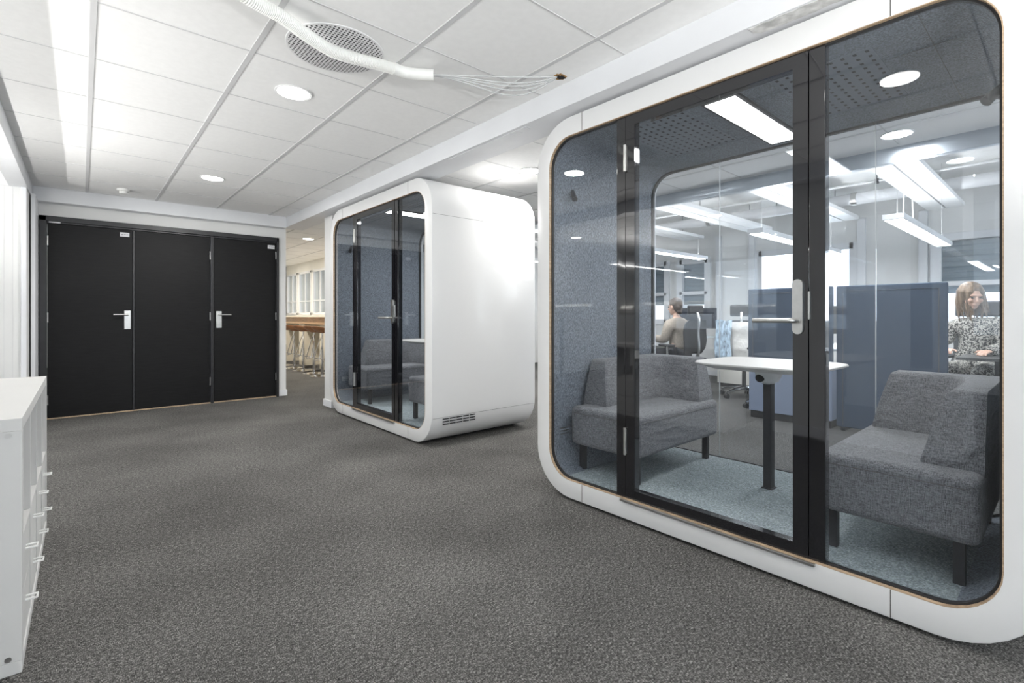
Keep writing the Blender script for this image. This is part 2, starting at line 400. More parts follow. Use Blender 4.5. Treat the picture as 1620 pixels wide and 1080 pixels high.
# far left: window wall seen in reflections; behind: unseen windows added for their light
def window_wall(name, axis, at, lo, hi, wins, base):
    w = MB(); e = sorted([lo]+[v for q in wins for v in q]+[hi])
    def B(a, b, z0, z1, t0=0, t1=.2, m=w, bev=0):
        if axis == 'x': m.box(at-t1, at-t0, a, b, z0, z1, bev)
        else: m.box(a, b, at-t1, at-t0, z0, z1, bev)
    for i in range(0, len(e)-1, 2): B(e[i], e[i+1], 0, HC)
    for a, b in wins: B(a, b, 0, .75); B(a, b, 2.2, HC)
    struct(name, w, M['white_wall'])
    for k, (a, b) in enumerate(wins):
        f = MB(); B(a, a+.06, .75, 2.2, .05, .12, f, .004); B(b-.06, b, .75, 2.2, .05, .12, f, .004)
        B(a, b, .75, .81, .05, .12, f, .004); B(a, b, 2.14, 2.2, .05, .12, f, .004); B((a+b)/2-.03, (a+b)/2+.03, .75, 2.2, .05, .12, f, .004)
        wo = struct('window_%d' % (base+k), f, M['white_trim'])
        q = MB(); B(a+.03, b-.03, .78, 2.17, .08, .086, q); obj('pane', q, M['glass'], wo)
window_wall('wall_far_left', 'x', -5.0, -3.7, 6.32, [(-2.8, -1.0), (-.6, 1.2), (1.6, 3.4), (3.8, 5.6)], 10)
window_wall('wall_front', 'y', -3.5, -5.0, 8.6, [(-4.4, -2.6), (-2.0, -.2), (.4, 2.2), (2.8, 4.6), (5.4, 7.8)], 20)

# ------------------------------------------------------------------ doors
fr = MB(); JW = .055
fr.box(X0, X0+JW, 6.995, 7.14, 0, ZT, .004); fr.box(X1-.03, X1, 6.995, 7.14, 0, ZT, .004); fr.box(X0, X1, 6.995, 7.14, 2.062, ZT, .004)
fr.box(X0+JW, X1-.03, 7.02, 7.14, 2.045, 2.07, .003)
fr.box(1.192, 1.226, 7.01, 7.14, 0, 2.06, .003)
fo = struct('trim_8', fr, M['door_frame'])
struct('trim_9', MB().box(-.28, 1.95, 7.012, 7.13, 0, .011, .002), M['threshold'])
DOORS = [(-.272, .430, 'r', [.2, 1.06, 1.86], -.272), (.452, 1.188, None, [.27, 1.07, 1.82], 1.190), (1.230, 1.946, 'l', [.27, 1.07, 1.88], 1.948)]
for k, (a, b, side, hz, hx) in enumerate(DOORS):
    d = struct('door_%d' % (k+1), MB().box(a, b, 7.03, 7.075, .012, 2.043, .003), M['door'])
    if side == 'r': struct_m = obj('door_meeting_strip', MB().box(b+.001, b+.020, 7.022, 7.06, .012, 2.043, .003), M['door_frame'], d)
    if side:
        px = b-.045 if side == 'r' else a+.055; s = -1 if side == 'r' else 1
        h = obj('door_handle', MB().box(px-.03, px+.03, 7.020, 7.03, .925, 1.135, .004), M['hw'], d)
        obj('lever', MB().cyl((px, 7.02, 1.09), (px, 6.975, 1.09), .010).cyl((px-s*.004, 6.975, 1.09), (px+s*.125, 6.972, 1.09), .0095), M['hw'], h)
        obj('lock_cylinder', MB().cyl((px, 7.021, .975), (px, 7.010, .975), .012).box(px-.003, px+.003, 7.009, 7.011, .967, .983), M['hw'], h)
    for z in hz:
        obj('hinge', MB().cyl((hx, 7.022, z-.05), (hx, 7.022, z+.05), .008, n=10), M['hw'], d)
    lx = {0: b-.07, 2: b-.055}.get(k)
    if lx:
        s = obj('door_sign', MB().box(lx-.042, lx+.042, 7.026, 7.03, 1.965, 2.012, .001), M['plate_label'], d)
        obj('lettering', MB().box(lx-.03, lx-.012, 7.0255, 7.026, 1.985, 1.993).box(lx-.006, lx+.010, 7.0255, 7.026, 1.985, 1.993).box(lx+.015, lx+.03, 7.0255, 7.026, 1.985, 1.993), M['label_ink'], s)
s = obj('door_sign', MB().box(-.262, -.172, 7.016, 7.020, 2.047, 2.082, .001), M['plate_label'])
tag(s, 'small white label plate on the black door frame, top left corner', 'sign')

# ------------------------------------------------------------------ lamps in the tile ceiling
def downlight(loc, label, warm=False, grp='round recessed ceiling downlights'):
    t = thing('ceiling_downlight', label, 'ceiling light', loc, 0, grp)
    obj('rim', MB().lathe([(.088, 0), (.100, -.001), (.102, -.006), (.097, -.009), (.088, -.006)], n=40, closed=True), M['lamp_rim'], t)
    obj('diffuser', MB().lathe([(.0005, -.004), (.0885, -.004), (.0885, -.0055), (.0005, -.0055)], n=40), M['lamp_warm' if warm else 'lamp'], t)
    return t
P_DOWN = 14
dl = downlight((.935, 3.02, HC), 'round recessed ceiling downlight just beyond the perforated air vent')
light('downlight_lamp', 'AREA', (0, 0, -.012), P_DOWN, (1, .985, .96), .17, parent=dl)
dw = downlight((2.9, 8.6, HC), 'warm ceiling downlight over the bar passage, nearer one', True, 'warm downlights over the bar')
light('downlight_lamp', 'AREA', (0, 0, -.012), 30, (1, .93, .82), .17, parent=dw)
DLP = {(.935, 5.41, HC): 30, (3.05, 3.25, HC): 18, (-1.9, .70, HC): 3, (-1.9, 3.10, HC): 3, (-1.9, 5.50, HC): .6, (.935, .64, HC): 1.2, (.935, -1.75, HC): 1}
for loc, lb in [((.935, 5.41, HC), 'round recessed ceiling downlight nearest the black doors, beside the smoke detector'),
                ((.935, .64, HC), 'round downlight mirrored in the near pod front glass, topmost on the right'),
                ((.935, -1.75, HC), 'round corridor downlight behind the viewer'),
                ((3.05, 3.25, HC), 'round downlight above the side of the far pod'),
                ((4.43, .85, HC), 'round downlight behind the near pod, seen through its rear glass'),
                ((3.9, 5.9, HC), 'round downlight behind the far pod'),
                ((-1.9, .70, HC), 'downlight of the left zone beside the pillar'),
                ((-1.9, 3.10, HC), 'downlight of the left zone behind the shelf'),
                ((-1.9, 5.50, HC), 'downlight of the left zone by the panel wall')]:
    q = dup(dl, loc, label=lb)
    if loc in DLP:
        for c_ in kids(q):
            if c_.type == 'LIGHT': c_.data = c_.data.copy(); c_.data.energy = DLP[loc]
for y, lb in ((10.6, 'warm ceiling downlight over the bar passage, middle one'), (12.6, 'warm ceiling downlight over the bar passage, farthest one')):
    dup(dw, (2.95, y, HC), label=lb)

# round perforated air diffuser
t = thing('air_diffuser', 'large round perforated white air vent in the ceiling under the hose', 'ceiling vent', (1.0, 2.40, HC))
t.location = (.945, 2.40, HC)
obj('plate', MB().lathe([(.0005, -.008), (.10, -.0075), (.20, -.0055), (.228, -.003), (.230, 0), (.0005, 0)], n=64), M['perf'], t)
# smoke detector
t = thing('smoke_detector', 'small white smoke detector on the ceiling above the left black door', 'smoke detector', (.322, 6.50, HC))
obj('base', MB().lathe([(.0005, 0), (.055, 0), (.056, -.02), (.050, -.024), (.0005, -.024)]), M['plastic_white'], t)
obj('sensor_head', MB().lathe([(.0005, -.023), (.038, -.023), (.036, -.045), (.025, -.052), (.0005, -.052)]), M['plastic_white'], t)

# corrugated hose and cables
def spline(pts, n):
    pts = [Vector(p) for p in pts]; out = []
    P_ = [pts[0]*2-pts[1]]+pts+[pts[-1]*2-pts[-2]]
    for i in range(1, len(P_)-2):
        a, b, c, d = P_[i-1:i+3]
        for k in range(n):
            t = k/n; out.append(.5*((2*b)+(c-a)*t+(2*a-5*b+4*c-d)*t*t+(3*b-a-3*c+d)*t**3))
    out.append(pts[-1]); return out
hp = spline([(.30, 2.12, 2.372), (.508, 2.188, 2.355), (.63, 2.21, 2.345), (.746, 2.26, 2.335), (.88, 2.31, 2.33), (1.0, 2.315, 2.335), (1.12, 2.30, 2.34), (1.20, 2.29, 2.34)], 34)
t = thing('flexible_conduit', 'white corrugated flexible hose hanging below the ceiling vent', 'hose', (.30, 2.12, 2.372))
L = Vector((.30, 2.12, 2.372))
obj('hose', MB().tube([p-L for p in hp], [.0265+.0026*(i % 2) for i in range(len(hp))], 18), M['hose'], t)
obj('cuff', MB().tube([p-L for p in spline([(1.195, 2.29, 2.34), (1.25, 2.288, 2.338), (1.31, 2.262, 2.337), (1.385, 2.212, 2.337)], 6)], .0295, 20), M['hose'], t)
ends = Vector((1.963, 1.872, 2.389))
for k, (sg, dy, lb) in enumerate([(.004, .0, 'grey cable from the hose to the ceiling hole, topmost and straightest'), (.034, .0, 'grey cable from the hose to the ceiling hole, second from the top'),
                        (.042, .012, 'grey cable from the hose to the ceiling hole, middle one'), (.058, .02, 'grey cable from the hose to the ceiling hole, second lowest'), (.076, .035, 'grey cable from the hose to the ceiling hole, lowest sagging loop')]):
    a = Vector((1.375, 2.218+.003*k, 2.338)); b = ends+Vector((-.012+.003*k, -.004+.006*k, -.006))
    pts = []
    for i in range(25):
        u = i/24; p = a.lerp(b, u); p += Vector((dy*.6, dy, -sg))*(math.sin(PI*u**1.7)); pts.append(p)
    pts.append(b+Vector((.004, 0, .0)))
    tag(obj('ceiling_cable', MB().tube(pts, .0036, 8), M['cable'], off=tuple(a)), lb, 'cable', 'grey cables between hose and ceiling hole')
# torn hole in the ceiling board
hm = MB(); n = 22; ro = [.026+.010*random.random() for _ in range(n)]
hm.loft([[(1.975+.9*r*1.25*math.cos(2*PI*i/n), 1.86+r*1.0*math.sin(2*PI*i/n), HC-z) for i, r in enumerate(ro)] for z in (0, .004)])
t = thing('ceiling_hole', 'torn brown hole in the ceiling where the cables disappear', 'hole', (1.97, 1.865, HC))
obj('torn_edge', hm, M['torn'], t, off=(1.97, 1.865, HC))
hm = MB(); hm.loft([[(1.98+.62*r*1.25*math.cos(2*PI*i/n), 1.858+r*.6*math.sin(2*PI*i/n), HC-z) for i, r in enumerate(ro)] for z in (.0035, .0055)])
obj('dark_opening', hm, M['hole'], t, off=(1.97, 1.865, HC))
# plaster scar on the beam underside and removed track
pl = MB(); top = []; bot = []
for i in range(26):
    y = .885-i*.028; top.append((2.055+.012*random.random(), y)); bot.append((2.125+.010*random.random(), y))
poly = [(2.058, .885)]+top[1:]+bot[::-1][:-1]+[(2.10, .88)]
pl.prism(poly, 'z', HB-.0025, HB)
tag(obj('plaster_scar', pl, M['plaster'], off=(2.09, .5, HB)), 'grey rough plaster scar under the beam above the near pod', 'plaster patch')
pl = MB(); pl.box(2.075, 2.115, 2.24, 3.1, HB-.004, HB, .001)
for i in range(3): pl.box(2.07, 2.12, 2.26+.07*i, 2.275+.07*i, HB-.006, HB, .001)
tag(obj('track_strip', pl, M['white_trim'], off=(2.09, 2.6, HB)), 'white leftover track strip under the beam between the two pods', 'strip')

# ------------------------------------------------------------------ meeting pod
PW, PD, ZB, ZTOP, RO = 2.17, 1.15, .015, 2.24, .27
OY0, OY1, OZ0, OZ1, RI = .105, 2.065, .12, 2.13, .165
def rr(x, e=0, base=None, n=9):
    y0, y1, z0, z1, r = base or (OY0, OY1, OZ0, OZ1, RI); y0 -= e; y1 += e; z0 -= e; z1 += e; r += e; pts = []
    for cy, cz, a in ((y1-r, z1-r, 0), (y0+r, z1-r, PI/2), (y0+r, z0+r, PI), (y1-r, z0+r, 1.5*PI)):
        for i in range(n+1):
            q = a+PI/2*i/n; pts.append((x, cy+r*math.cos(q), cz+r*math.sin(q)))
    return pts
OUT = (0, PW, ZB, ZTOP, RO)
def ring(x0, x1, e_in, e_out):
    return MB().loft([rr(x0, e_in), rr(x0, e_out), rr(x1, e_out), rr(x1, e_in)], close=True)
def pane_poly(a, b, e=-.004, n=9):
    """opening outline clipped to a<y<b (a or b may be the opening's own edge)"""
    y0, y1, z0, z1, r = OY0-e, OY1+e, OZ0-e, OZ1+e, RI+e
    y0 = OY0-e; y1 = OY1+e; z0 = OZ0-e; z1 = OZ1+e; pts = []
    def arc(cy, cz, s):
        return [(cy+r*math.cos(s+PI/2*i/n), cz+r*math.sin(s+PI/2*i/n)) for i in range(n+1)]
    pts += arc(y1-r, z1-r, 0) if b is None else [(b, z1)]
    pts += arc(y0+r, z1-r, PI/2) if a is None else [(a, z1)]
    pts += arc(y0+r, z0+r, PI) if a is None else [(a, z0)]
    pts += arc(y1-r, z0+r, 1.5*PI) if b is None else [(b, z0)]
    return pts
def make_pod(loc, label):
    t = thing('meeting_pod', label, 'meeting pod', loc, 0, 'white glass-fronted meeting pods')
    ex = lambda x: rr(x, .012)
    b = .007
    sh = MB().loft([rr(0), rr(0, -b, OUT, 9), rr(b*.35, -b*.3, OUT), rr(b, 0, OUT), rr(PD-b, 0, OUT), rr(PD-b*.3, -b*.3, OUT), rr(PD, -b, OUT), rr(PD), rr(PD-.045), rr(PD-.045, .012), rr(.045, .012), rr(.045)], close=True)
    s = obj('shell', sh, M['shell'], t, 35)
    # joints between the lacquered panels: across front face, and along the tube
    for y in (.387, 1.805):
        obj('panel_joint', MB().box(-.0008, .0, y-.0016, y+.0016, ZB+.004, OZ0-.002), M['joint'], s)
        obj('panel_joint', MB().box(-.0008, .0, y-.0016, y+.0016, OZ1+.002, ZTOP-.004), M['joint'], s)
    for z in (.245, 1.905):
        obj('panel_joint', MB().box(.008, PD-.008, -.0006, 0, z-.001, z+.001), M['joint'], s)
        obj('panel_joint', MB().box(.008, PD-.008, PW, PW+.0006, z-.001, z+.001), M['joint'], s)
    for i in range(5):
        for j in range(3): obj('vent_slot', MB().box(.105+.068*i, .163+.068*i, -.002, .003, .183+.022*j, .191+.022*j), M['hole'], s)
    obj('plywood_edge', ring(-.0004, .016, -.003, .0008), M['wood_edge'], t, 35)
    obj('front_gasket', ring(.016, .034, -.010, .001), M['rubber'], t, 35)
    obj('rear_gasket', ring(PD-.055, PD-.03, -.012, .001), M['rubber'], t, 35)
    obj('plinth', MB().box(.05, PD-.05, .26, PW-.26, 0.001, ZB+.004), M['rubber'], t)
    fl = obj('felt_lining', ring(.047, PD-.057, 0, .010), M['felt'], t, 35)
    for y0, y1 in ((.47, .86), (1.27, 1.66)):
        pm = MB().box(.052*4-.026, .052*16-.026, .042*round(y0/.042)+.021, .042*round(y1/.042)+.021, OZ1-.0012, OZ1+.003)
        obj('perforated_field', pm, M['felt_perf'], fl)
    for i in range(3): obj('wall_vent_slot', MB().box(.10, .17, OY1-.0015, OY1+.001, .34+.018*i, .347+.018*i), M['hw'], fl)
    obj('felt_seam', MB().box(.05, PD-.06, .32, .3215, OZ1-.0015, OZ1).box(.35, .3515, .2, .45, OZ1-.0015, OZ1), M['joint'], fl)
    obj('pod_carpet', MB().box(.050, PD-.060, .165, PW-.165, .1205, .128), M['pod_carpet'], t)
    yA, yB, yC, yD = 1.574, 1.515, .652, .593          # mullion, door, mullion
    gx0, gx1 = .020, .027
    obj('fixed_pane', MB().prism(pane_poly(yA-.02, None), 'x', gx0, gx1), M['pod_glass'], t)
    obj('fixed_pane', MB().prism(pane_poly(None, yD+.02), 'x', gx0, gx1), M['pod_glass'], t)
    obj('mullion', MB().box(.014, .060, yB+.003, yA, OZ0, OZ1, .002), M['black_frame'], t)
    obj('mullion', MB().box(.014, .060, yD, yC-.003, OZ0, OZ1, .002), M['black_frame'], t)
    # door
    d = MB(); za, zb = OZ0+.004, OZ1-.006; ja, jb = yC+.055, yB-.055; wa, wb = .172, 2.070
    for q in ((yC, ja, za, zb), (jb, yB, za, zb), (ja, jb, za, wa), (ja, jb, wb, zb)): d.box(.012, .055, *q, 0)
    dr = obj('pod_door', d, M['black_frame'], t)
    obj('door_pane', MB().box(.014, .020, ja-.001, jb+.001, wa-.001, wb+.001), M['pod_glass'], dr)
    for z in (.42, 1.905):
        obj('hinge', MB().cyl((.006, yB+.001, z-.07), (.006, yB+.001, z+.07), .008, n=12).box(.006, .014, yB-.008, yB+.010, z-.065, z+.065), M['hw'], dr)
    hy = yC+.035
    pl = []
    for cz, a in ((1.205, 0), (1.025, PI)):
        for i in range(13):
            q = a+PI*i/12; pl.append((hy+.019*math.cos(q), cz+.019*math.sin(q)))
    hd = obj('door_handle', MB().prism(pl, 'x', .001, .012), M['hw'], dr)
    lv = spline([(.004, hy, 1.060), (-.035, hy, 1.060), (-.050, hy+.012, 1.060), (-.052, hy+.04, 1.060), (-.052, hy+.15, 1.060)], 6)
    obj('lever', MB().tube(lv, .0095, 12), M['hw'], hd)
    obj('strike_plate', MB().box(.006, .014, yC-.008, yC-.001, 1.065, 1.175, .001), M['hw'], t)
    obj('sill', MB().box(-.014, .013, yC-.03, yB+.02, .108, .120, .002), M['hw'], t)
    # rear glass
    rx0, rx1 = PD-.048, PD-.041; y1, y2 = 1.542, .673
    obj('rear_pane', MB().prism(pane_poly(y1+.002, None), 'x', rx0, rx1), M['pod_glass'], t)
    obj('rear_pane', MB().prism(pane_poly(y2+.002, y1-.002), 'x', rx0, rx1), M['pod_glass'], t)
    obj('rear_pane', MB().prism(pane_poly(None, y2-.002), 'x', rx0, rx1), M['pod_glass'], t)
    obj('clear_joint', MB().box(rx0, rx1, y1-.0015, y1+.0015, OZ0+.01, OZ1-.01).box(rx0, rx1, y2-.0015, y2+.0015, OZ0+.01, OZ1-.01), M['cable'], t)
    # lamp in the felt ceiling
    lm = obj('ceiling_lamp', MB().box(.15, 1.03, 1.00, 1.185, OZ1-.012, OZ1+.004, .004), M['rubber'], t)
    obj('diffuser', MB().box(.185, 1.0, 1.018, 1.167, OZ1-.0145, OZ1-.011), M['lamp_linear'], lm)
    light('pod_lamp', 'AREA', (.59, 1.092, OZ1-.02), 11, (1, .99, .97), .80, .14, parent=lm)
    for y, s_ in ((OY1, -1), (OY0, 1)):
        c = obj('coat_hook', MB().cyl((.21, y, 1.80), (.17, y+s_*.055, 1.735), .012, .018, 14), M['dark_leg'], t)
        c.location = (0, 0, .07)
    return t
POD1 = (XP, .042, 0); POD2 = (XP-.02, 3.41, 0)
pod = make_pod(POD1, 'white rounded meeting pod with glass door, nearest and largest on the right')

# ------------------------------------------------------------------ pod sofas
def l_back(s):
    """L-shaped backrest: plan outline lofted from wide foot to narrow top"""
    def outline(x0, tw, tr, yl, z, r):
        # local: x 0..0.91 (front glass -> rear), y 0 (front) .. .50 (wall)
        X, Y = .905, .498
        pts = [(x0, Y), (x0, Y-tw), (X-tr-r, Y-tw)]
        for i in range(1, 6):
            q = PI/2*i/6; pts.append((X-tr-r+r*math.sin(q), Y-tw-r+r*math.cos(q)))
        pts += [(X-tr, Y-tw-r), (X-tr, yl), (X, yl), (X, Y)]
        return [(x, s*y, z) for x, y in pts]
    L_ = [(.125, .175, .175, .035, .375, .07), (.128, .18, .18, .032, .40, .07), (.150, .155, .155, .050, .50, .08), (.185, .125, .125, .075, .60, .09), (.205, .112, .112, .09, .652, .095), (.212, .102, .102, .096, .664, .10), (.225, .088, .088, .108, .670, .10)]
    return MB().loft([outline(*q) for q in L_])
def make_sofa(s, label, loc):
    t = thing('pod_sofa', label, 'sofa', loc, 0, 'grey fabric sofas inside the pods')
    a, b = (0, .50) if s > 0 else (-.50, 0)
    st = MB(); st.box(0, .92, a, b, .155, .390, .03, 5)
    so = obj('seat', st, M['sofa'], t, 60)
    sm = MB(); yf = -.0008 if s > 0 else .0008
    sm.tube([(.03, yf, .352), (.89, yf, .352)], .0016, 5)
    sm.tube([(-.0008, a+.03, .352), (-.0008, b-.03, .352)], .0016, 5)
    obj('seam', sm, M['joint'], so)
    bo = obj('backrest', l_back(s), M['sofa'], t, 50)
    for x in (.055, .84):
        for y in (.05, .44):
            obj('leg', MB().box(x-.017, x+.017, s*y-.017, s*y+.017, .0, .16, .002), M['dark_leg'], t)
    return t
FZ = .128
def place_pod_stuff(px, py):
    return (px+.155, py+1.535, FZ), (px+.155, py+.670, FZ), (px+.72, py+1.075, FZ)
a, b, c = place_pod_stuff(POD1[0], POD1[1])
sofaL = make_sofa(1, 'grey fabric sofa in the near pod, left of the table', a)
sofaR = make_sofa(-1, 'grey fabric sofa in the near pod, right of the table beside the near wall', b)

# pod table
def make_table(loc, label):
    t = thing('pod_table', label, 'table', loc, 0, 'white tables inside the pods')
    def o_(e, z, n=10):
        hx, hy, r = .295-e, .335-e, .15-e*.6; pts = []
        for cx, cy, a in ((hx-r, hy-r, 0), (-hx+r, hy-r, PI/2), (-hx+r, -hy+r, PI), (hx-r, -hy+r, 1.5*PI)):
            for i in range(n+1):
                q = a+PI/2*i/n; pts.append((cx+r*math.cos(q), cy+r*math.sin(q), z))
        return pts
    tp = MB().loft([o_(.075, .658), o_(.008, .680), o_(0, .684), o_(0, .690), o_(.003, .693)])
    obj('table_top', tp, M['table_top'], t, 30)
    hs = obj('power_housing', MB().loft([[(x*.10, y*.06+.0, z) for x, y, z in q] for q in
        [[(math.cos(2*PI*i/20)*f, math.sin(2*PI*i/20)*f, z) for i in range(20)] for f, z in ((.35, .575), (.75, .590), (1, .625), (1.05, .659))]]), M['plastic_white'], t)
    obj('socket', MB().cyl((-.082, .01, .615), (-.098, .012, .611), .022, n=16), M['hole'], hs)
    obj('leg', MB().box(-.026, .026, -.022, .022, .004, .59, .004), M['dark_leg'], t)
    obj('foot_plate', MB().box(-.032, .032, -.028, .028, 0, .006, .001), M['dark_leg'], t)
    return t
table = make_table(c, 'white rounded-corner table on one dark leg inside the near pod')
pod2 = dup(pod, POD2, label='white rounded meeting pod farther down the corridor, beside the bar opening')
a, b, c = place_pod_stuff(POD2[0], POD2[1])
dup(sofaL, a, label='grey fabric sofa in the far pod, left of its table')
dup(sofaR, b, label='grey fabric sofa in the far pod, right of its table by the near side wall')
dup(table, c, label='white table on a dark leg inside the far pod')

# ------------------------------------------------------------------ low shelf unit at left
def make_shelf():
    x0, x1, y0, y1, H = -.527, -.137, 2.10, 3.475, .77
    t = thing('shelf_unit', 'low white cube shelf with open upper compartments and drawers below, cut off at left', 'shelf', ((x0+x1)/2, y0, 0))
    off = ((x0+x1)/2, y0, 0)
    O = lambda n, mb, m, p=t: obj(n, mb, m, p, off=off)
    O('top_board', MB().box(x0, x1, y0, y1, H-.038, H, .002), M['shelf'])
    O('bottom_board', MB().box(x0, x1, y0, y1, 0, .038, .002), M['shelf'])
    for a in (y0, y1-.038):
        sp = O('side_panel', MB().box(x0, x1, a, a+.038, .038, H-.038, .001), M['shelf'])
        if a == y0:
            for z in (.05, .72):
                for x in (x1-.03, x0+.03): O('screw_cap', MB().cyl((x, a+.001, z), (x, a-.0015, z), .008, n=16), M['hw'], sp)
    n = 4; cw = (y1-y0-.076-3*.016)/4
    O('middle_board', MB().box(x0, x1-.002, y0+.038, y1-.038, .377, .393, .001), M['shelf'])
    for i in range(3):
        a = y0+.038+cw*(i+1)+.016*i
        O('divider', MB().box(x0, x1-.002, a, a+.016, .038, .377, .001), M['shelf'])
        O('divider', MB().box(x0, x1-.002, a, a+.016, .393, H-.038, .001), M['shelf'])
    for i in range(4):
        a = y0+.038+(cw+.016)*i
        for z0, z1 in ((.040, .206), (.210, .375)):
            d = O('drawer', MB().box(x0+.02, x1-.004, a+.002, a+cw-.002, z0, z1, .002), M['shelf'])
            ym = a+cw/2; zm = (z0+z1)/2+.02
            O('handle', MB().tube([(x1-.004, ym-.016, zm), (x1+.024, ym-.016, zm), (x1+.024, ym+.016, zm), (x1-.004, ym+.016, zm)], .0038, 8), M['plastic_white'], d)
    return t
make_shelf()

# ------------------------------------------------------------------ open office
# service beams (rafts)
def make_raft(loc, label):
    t = thing('ceiling_raft', label, 'ceiling panel', loc, 0, 'white hanging ceiling rafts over the office')
    for a, b in ((0, .17), (.19, .36)):
        obj('panel', MB().box(0, 3.3, a, b, 0, .05, .006), M['raft'], t)
    obj('spine', MB().box(.02, 3.28, .165, .195, .012, .07), M['raft_gap'], t)
    for x in (.4, 2.9):
        obj('hanger', MB().cyl((x, .18, .06), (x, .18, HO-2.43), .004, n=8), M['dark_leg'], t)
    return t
rafts = make_raft((4.9, .90, 2.43), 'white ceiling raft over the office seen through the right fixed glass, nearest whole one')
for y, lb in ((-.30, 'white ceiling raft at the upper right corner of the near pod glass'), (2.0, 'white ceiling raft partly hidden by the pod door post'),
              (3.15, 'white ceiling raft seen through the pod door glass'), (4.28, 'white ceiling raft farthest left in the pod door glass'), (5.45, 'white ceiling raft beyond the seated person'), (6.6, 'white ceiling raft at the far end of the office')):
    dup(rafts, (4.9, y, 2.43), label=lb)
# round air duct and cable tray
t = thing('air_duct', 'white round air duct running under the office ceiling', 'duct', (7.7, 0, 2.62))
obj('pipe', MB().cyl((0, -3.5, 0), (0, 8.1, 0), .075, n=24), M['white_trim'], t)
obj('collar', MB().cyl((0, 1.9, 0), (0, 1.96, 0), .085, n=24).cyl((0, 3.9, 0), (0, 3.96, 0), .085, n=24).cyl((0, 6.3, 0), (0, 6.36, 0), .085, n=24), M['hw'], t)
for y in (.4, 2.9, 5.4): obj('hanger', MB().cyl((0, y, .07), (0, y, HO-2.62), .004, n=8), M['dark_leg'], t)
t = thing('sprinkler_pipe', 'thin dark sprinkler pipe under the office ceiling', 'pipe', (6.4, 0, 2.52))
obj('pipe', MB().cyl((0, -3.5, 0), (0, 8.1, 0), .012, n=12), M['tbar'], t)
for i in range(9):
    y = -.6+1.0*i
    obj('pipe_hanger', MB().cyl((0, y, 0), (0, y, HO-2.52), .004, n=8).cyl((0, y, -.03), (0, y, .02), .02, n=10), M['dark_leg'], t)
UPL = 15
# suspended linear lamps
def make_linear(loc, label, ln=1):
    t = thing('linear_lamp', label, 'pendant lamp', loc, 0, 'white linear lamps hung over the desks')
    obj('housing', MB().box(0, 2.4, -.075, .075, 0, .045, .004), M['white_trim'], t)
    obj('diffuser', MB().box(.03, 1.18, -.06, .06, -.004, .002).box(1.22, 2.37, -.06, .06, -.004, .002), M['lamp_linear'], t)
    for x in (.15, 2.25):
        obj('wire', MB().cyl((x, 0, .04), (x, 0, HO-loc[2]), .0015, n=6), M['cable'], t)
    light('linear_lamp_light', 'AREA', (1.2, 0, -.01), 26, (1, .99, .97), 2.3, .11, parent=t)
    light('linear_lamp_uplight', 'AREA', (1.2, 0, .06), 15, (1, .99, .97), 2.3, .11, rot=(PI, 0, 0), parent=t)
    return t
ll = make_linear((5.07, 1.0, 1.88), 'white linear lamp over the woman in the speckled dress')
dup(ll, (4.92, 2.05, 1.88), label='white linear lamp crossing behind the pod door handle side')
dup(ll, (4.7, 3.72, 1.93), label='white linear lamp above the seated person at the computer')
dup(ll, (5.0, 5.6, 1.93), label='white linear lamp farthest down the office')
q = dup(ll, (-4.6, 5.0, 1.93), label='white linear lamp of the left zone, mirrored in the near pod door post')
for c_ in kids(q):
    if c_.type == 'LIGHT': c_.data = c_.data.copy(); c_.data.energy = UPL if 'up' in c_.name else 5
# asymmetric uplighters added out of view to brighten the tile ceiling
def make_uplighter(loc, rz, pw, label, tilt=50):
    t = thing('added_uplighter', label, 'added ceiling light', loc, rz, 'added ceiling washers out of view')     # throws its light towards local +x
    obj('base', MB().box(-.18, .18, -.25, .25, 0, .02, .004), M['dark_leg'], t)
    obj('pole', MB().box(-.02, .02, -.03, .03, .02, 1.10, .003), M['hw'], t)
    obj('trough', MB().box(-.11, .09, -.45, .45, 1.10, 1.115, .003).box(-.11, -.10, -.45, .45, 1.10, 1.24).box(.08, .09, -.45, .45, 1.10, 1.20).box(-.11, .09, -.45, -.44, 1.10, 1.20).box(-.11, .09, .44, .45, 1.10, 1.20), M['plastic_white'], t)
    light('added_washer_light', 'AREA', (-.03, 0, 1.17), pw, (1, .99, .97), .05, .84, rot=(0, -math.radians(180-tilt), 0), parent=t)
    return t
for x, y, rz, pw, tl, lb in ((-.70, 3.0, 0, 8, 68, 'added unseen uplighter in the left zone, right behind the shelf'), (-.70, 4.7, 0, 12, 68, 'added unseen uplighter in the left zone beyond the end of the shelf'),
                         (-2.45, 2.2, 0, 36, 50, 'added unseen uplighter in the left zone, second row beside the pillar'), (-2.45, 4.6, 0, 50, 50, 'added unseen uplighter in the left zone, second row by the panel wall'),
                         (-.1, -1.5, PI/2, 78, 50, 'added unseen uplighter behind the viewer, left one'), (1.3, -1.5, PI/2, 26, 50, 'added unseen uplighter behind the viewer, right one')):
    make_uplighter((x, y, 0), rz, pw, lb, tl)
# pull cord
t = thing('hanging_cable', 'white cable loop hanging from the raft to the linear lamp', 'cable', (6.0, 1.1, 2.42))
obj('cable', MB().tube([p-Vector((6.0, 1.1, 2.42)) for p in spline([(6.0, 1.1, 2.42), (6.0, 1.1, 2.2), (6.0, 1.1, 2.02), (6.03, 1.07, 1.97), (6.06, 1.04, 2.02), (6.05, 1.05, 2.35)], 6)], .006, 8), M['plastic_white'], t)

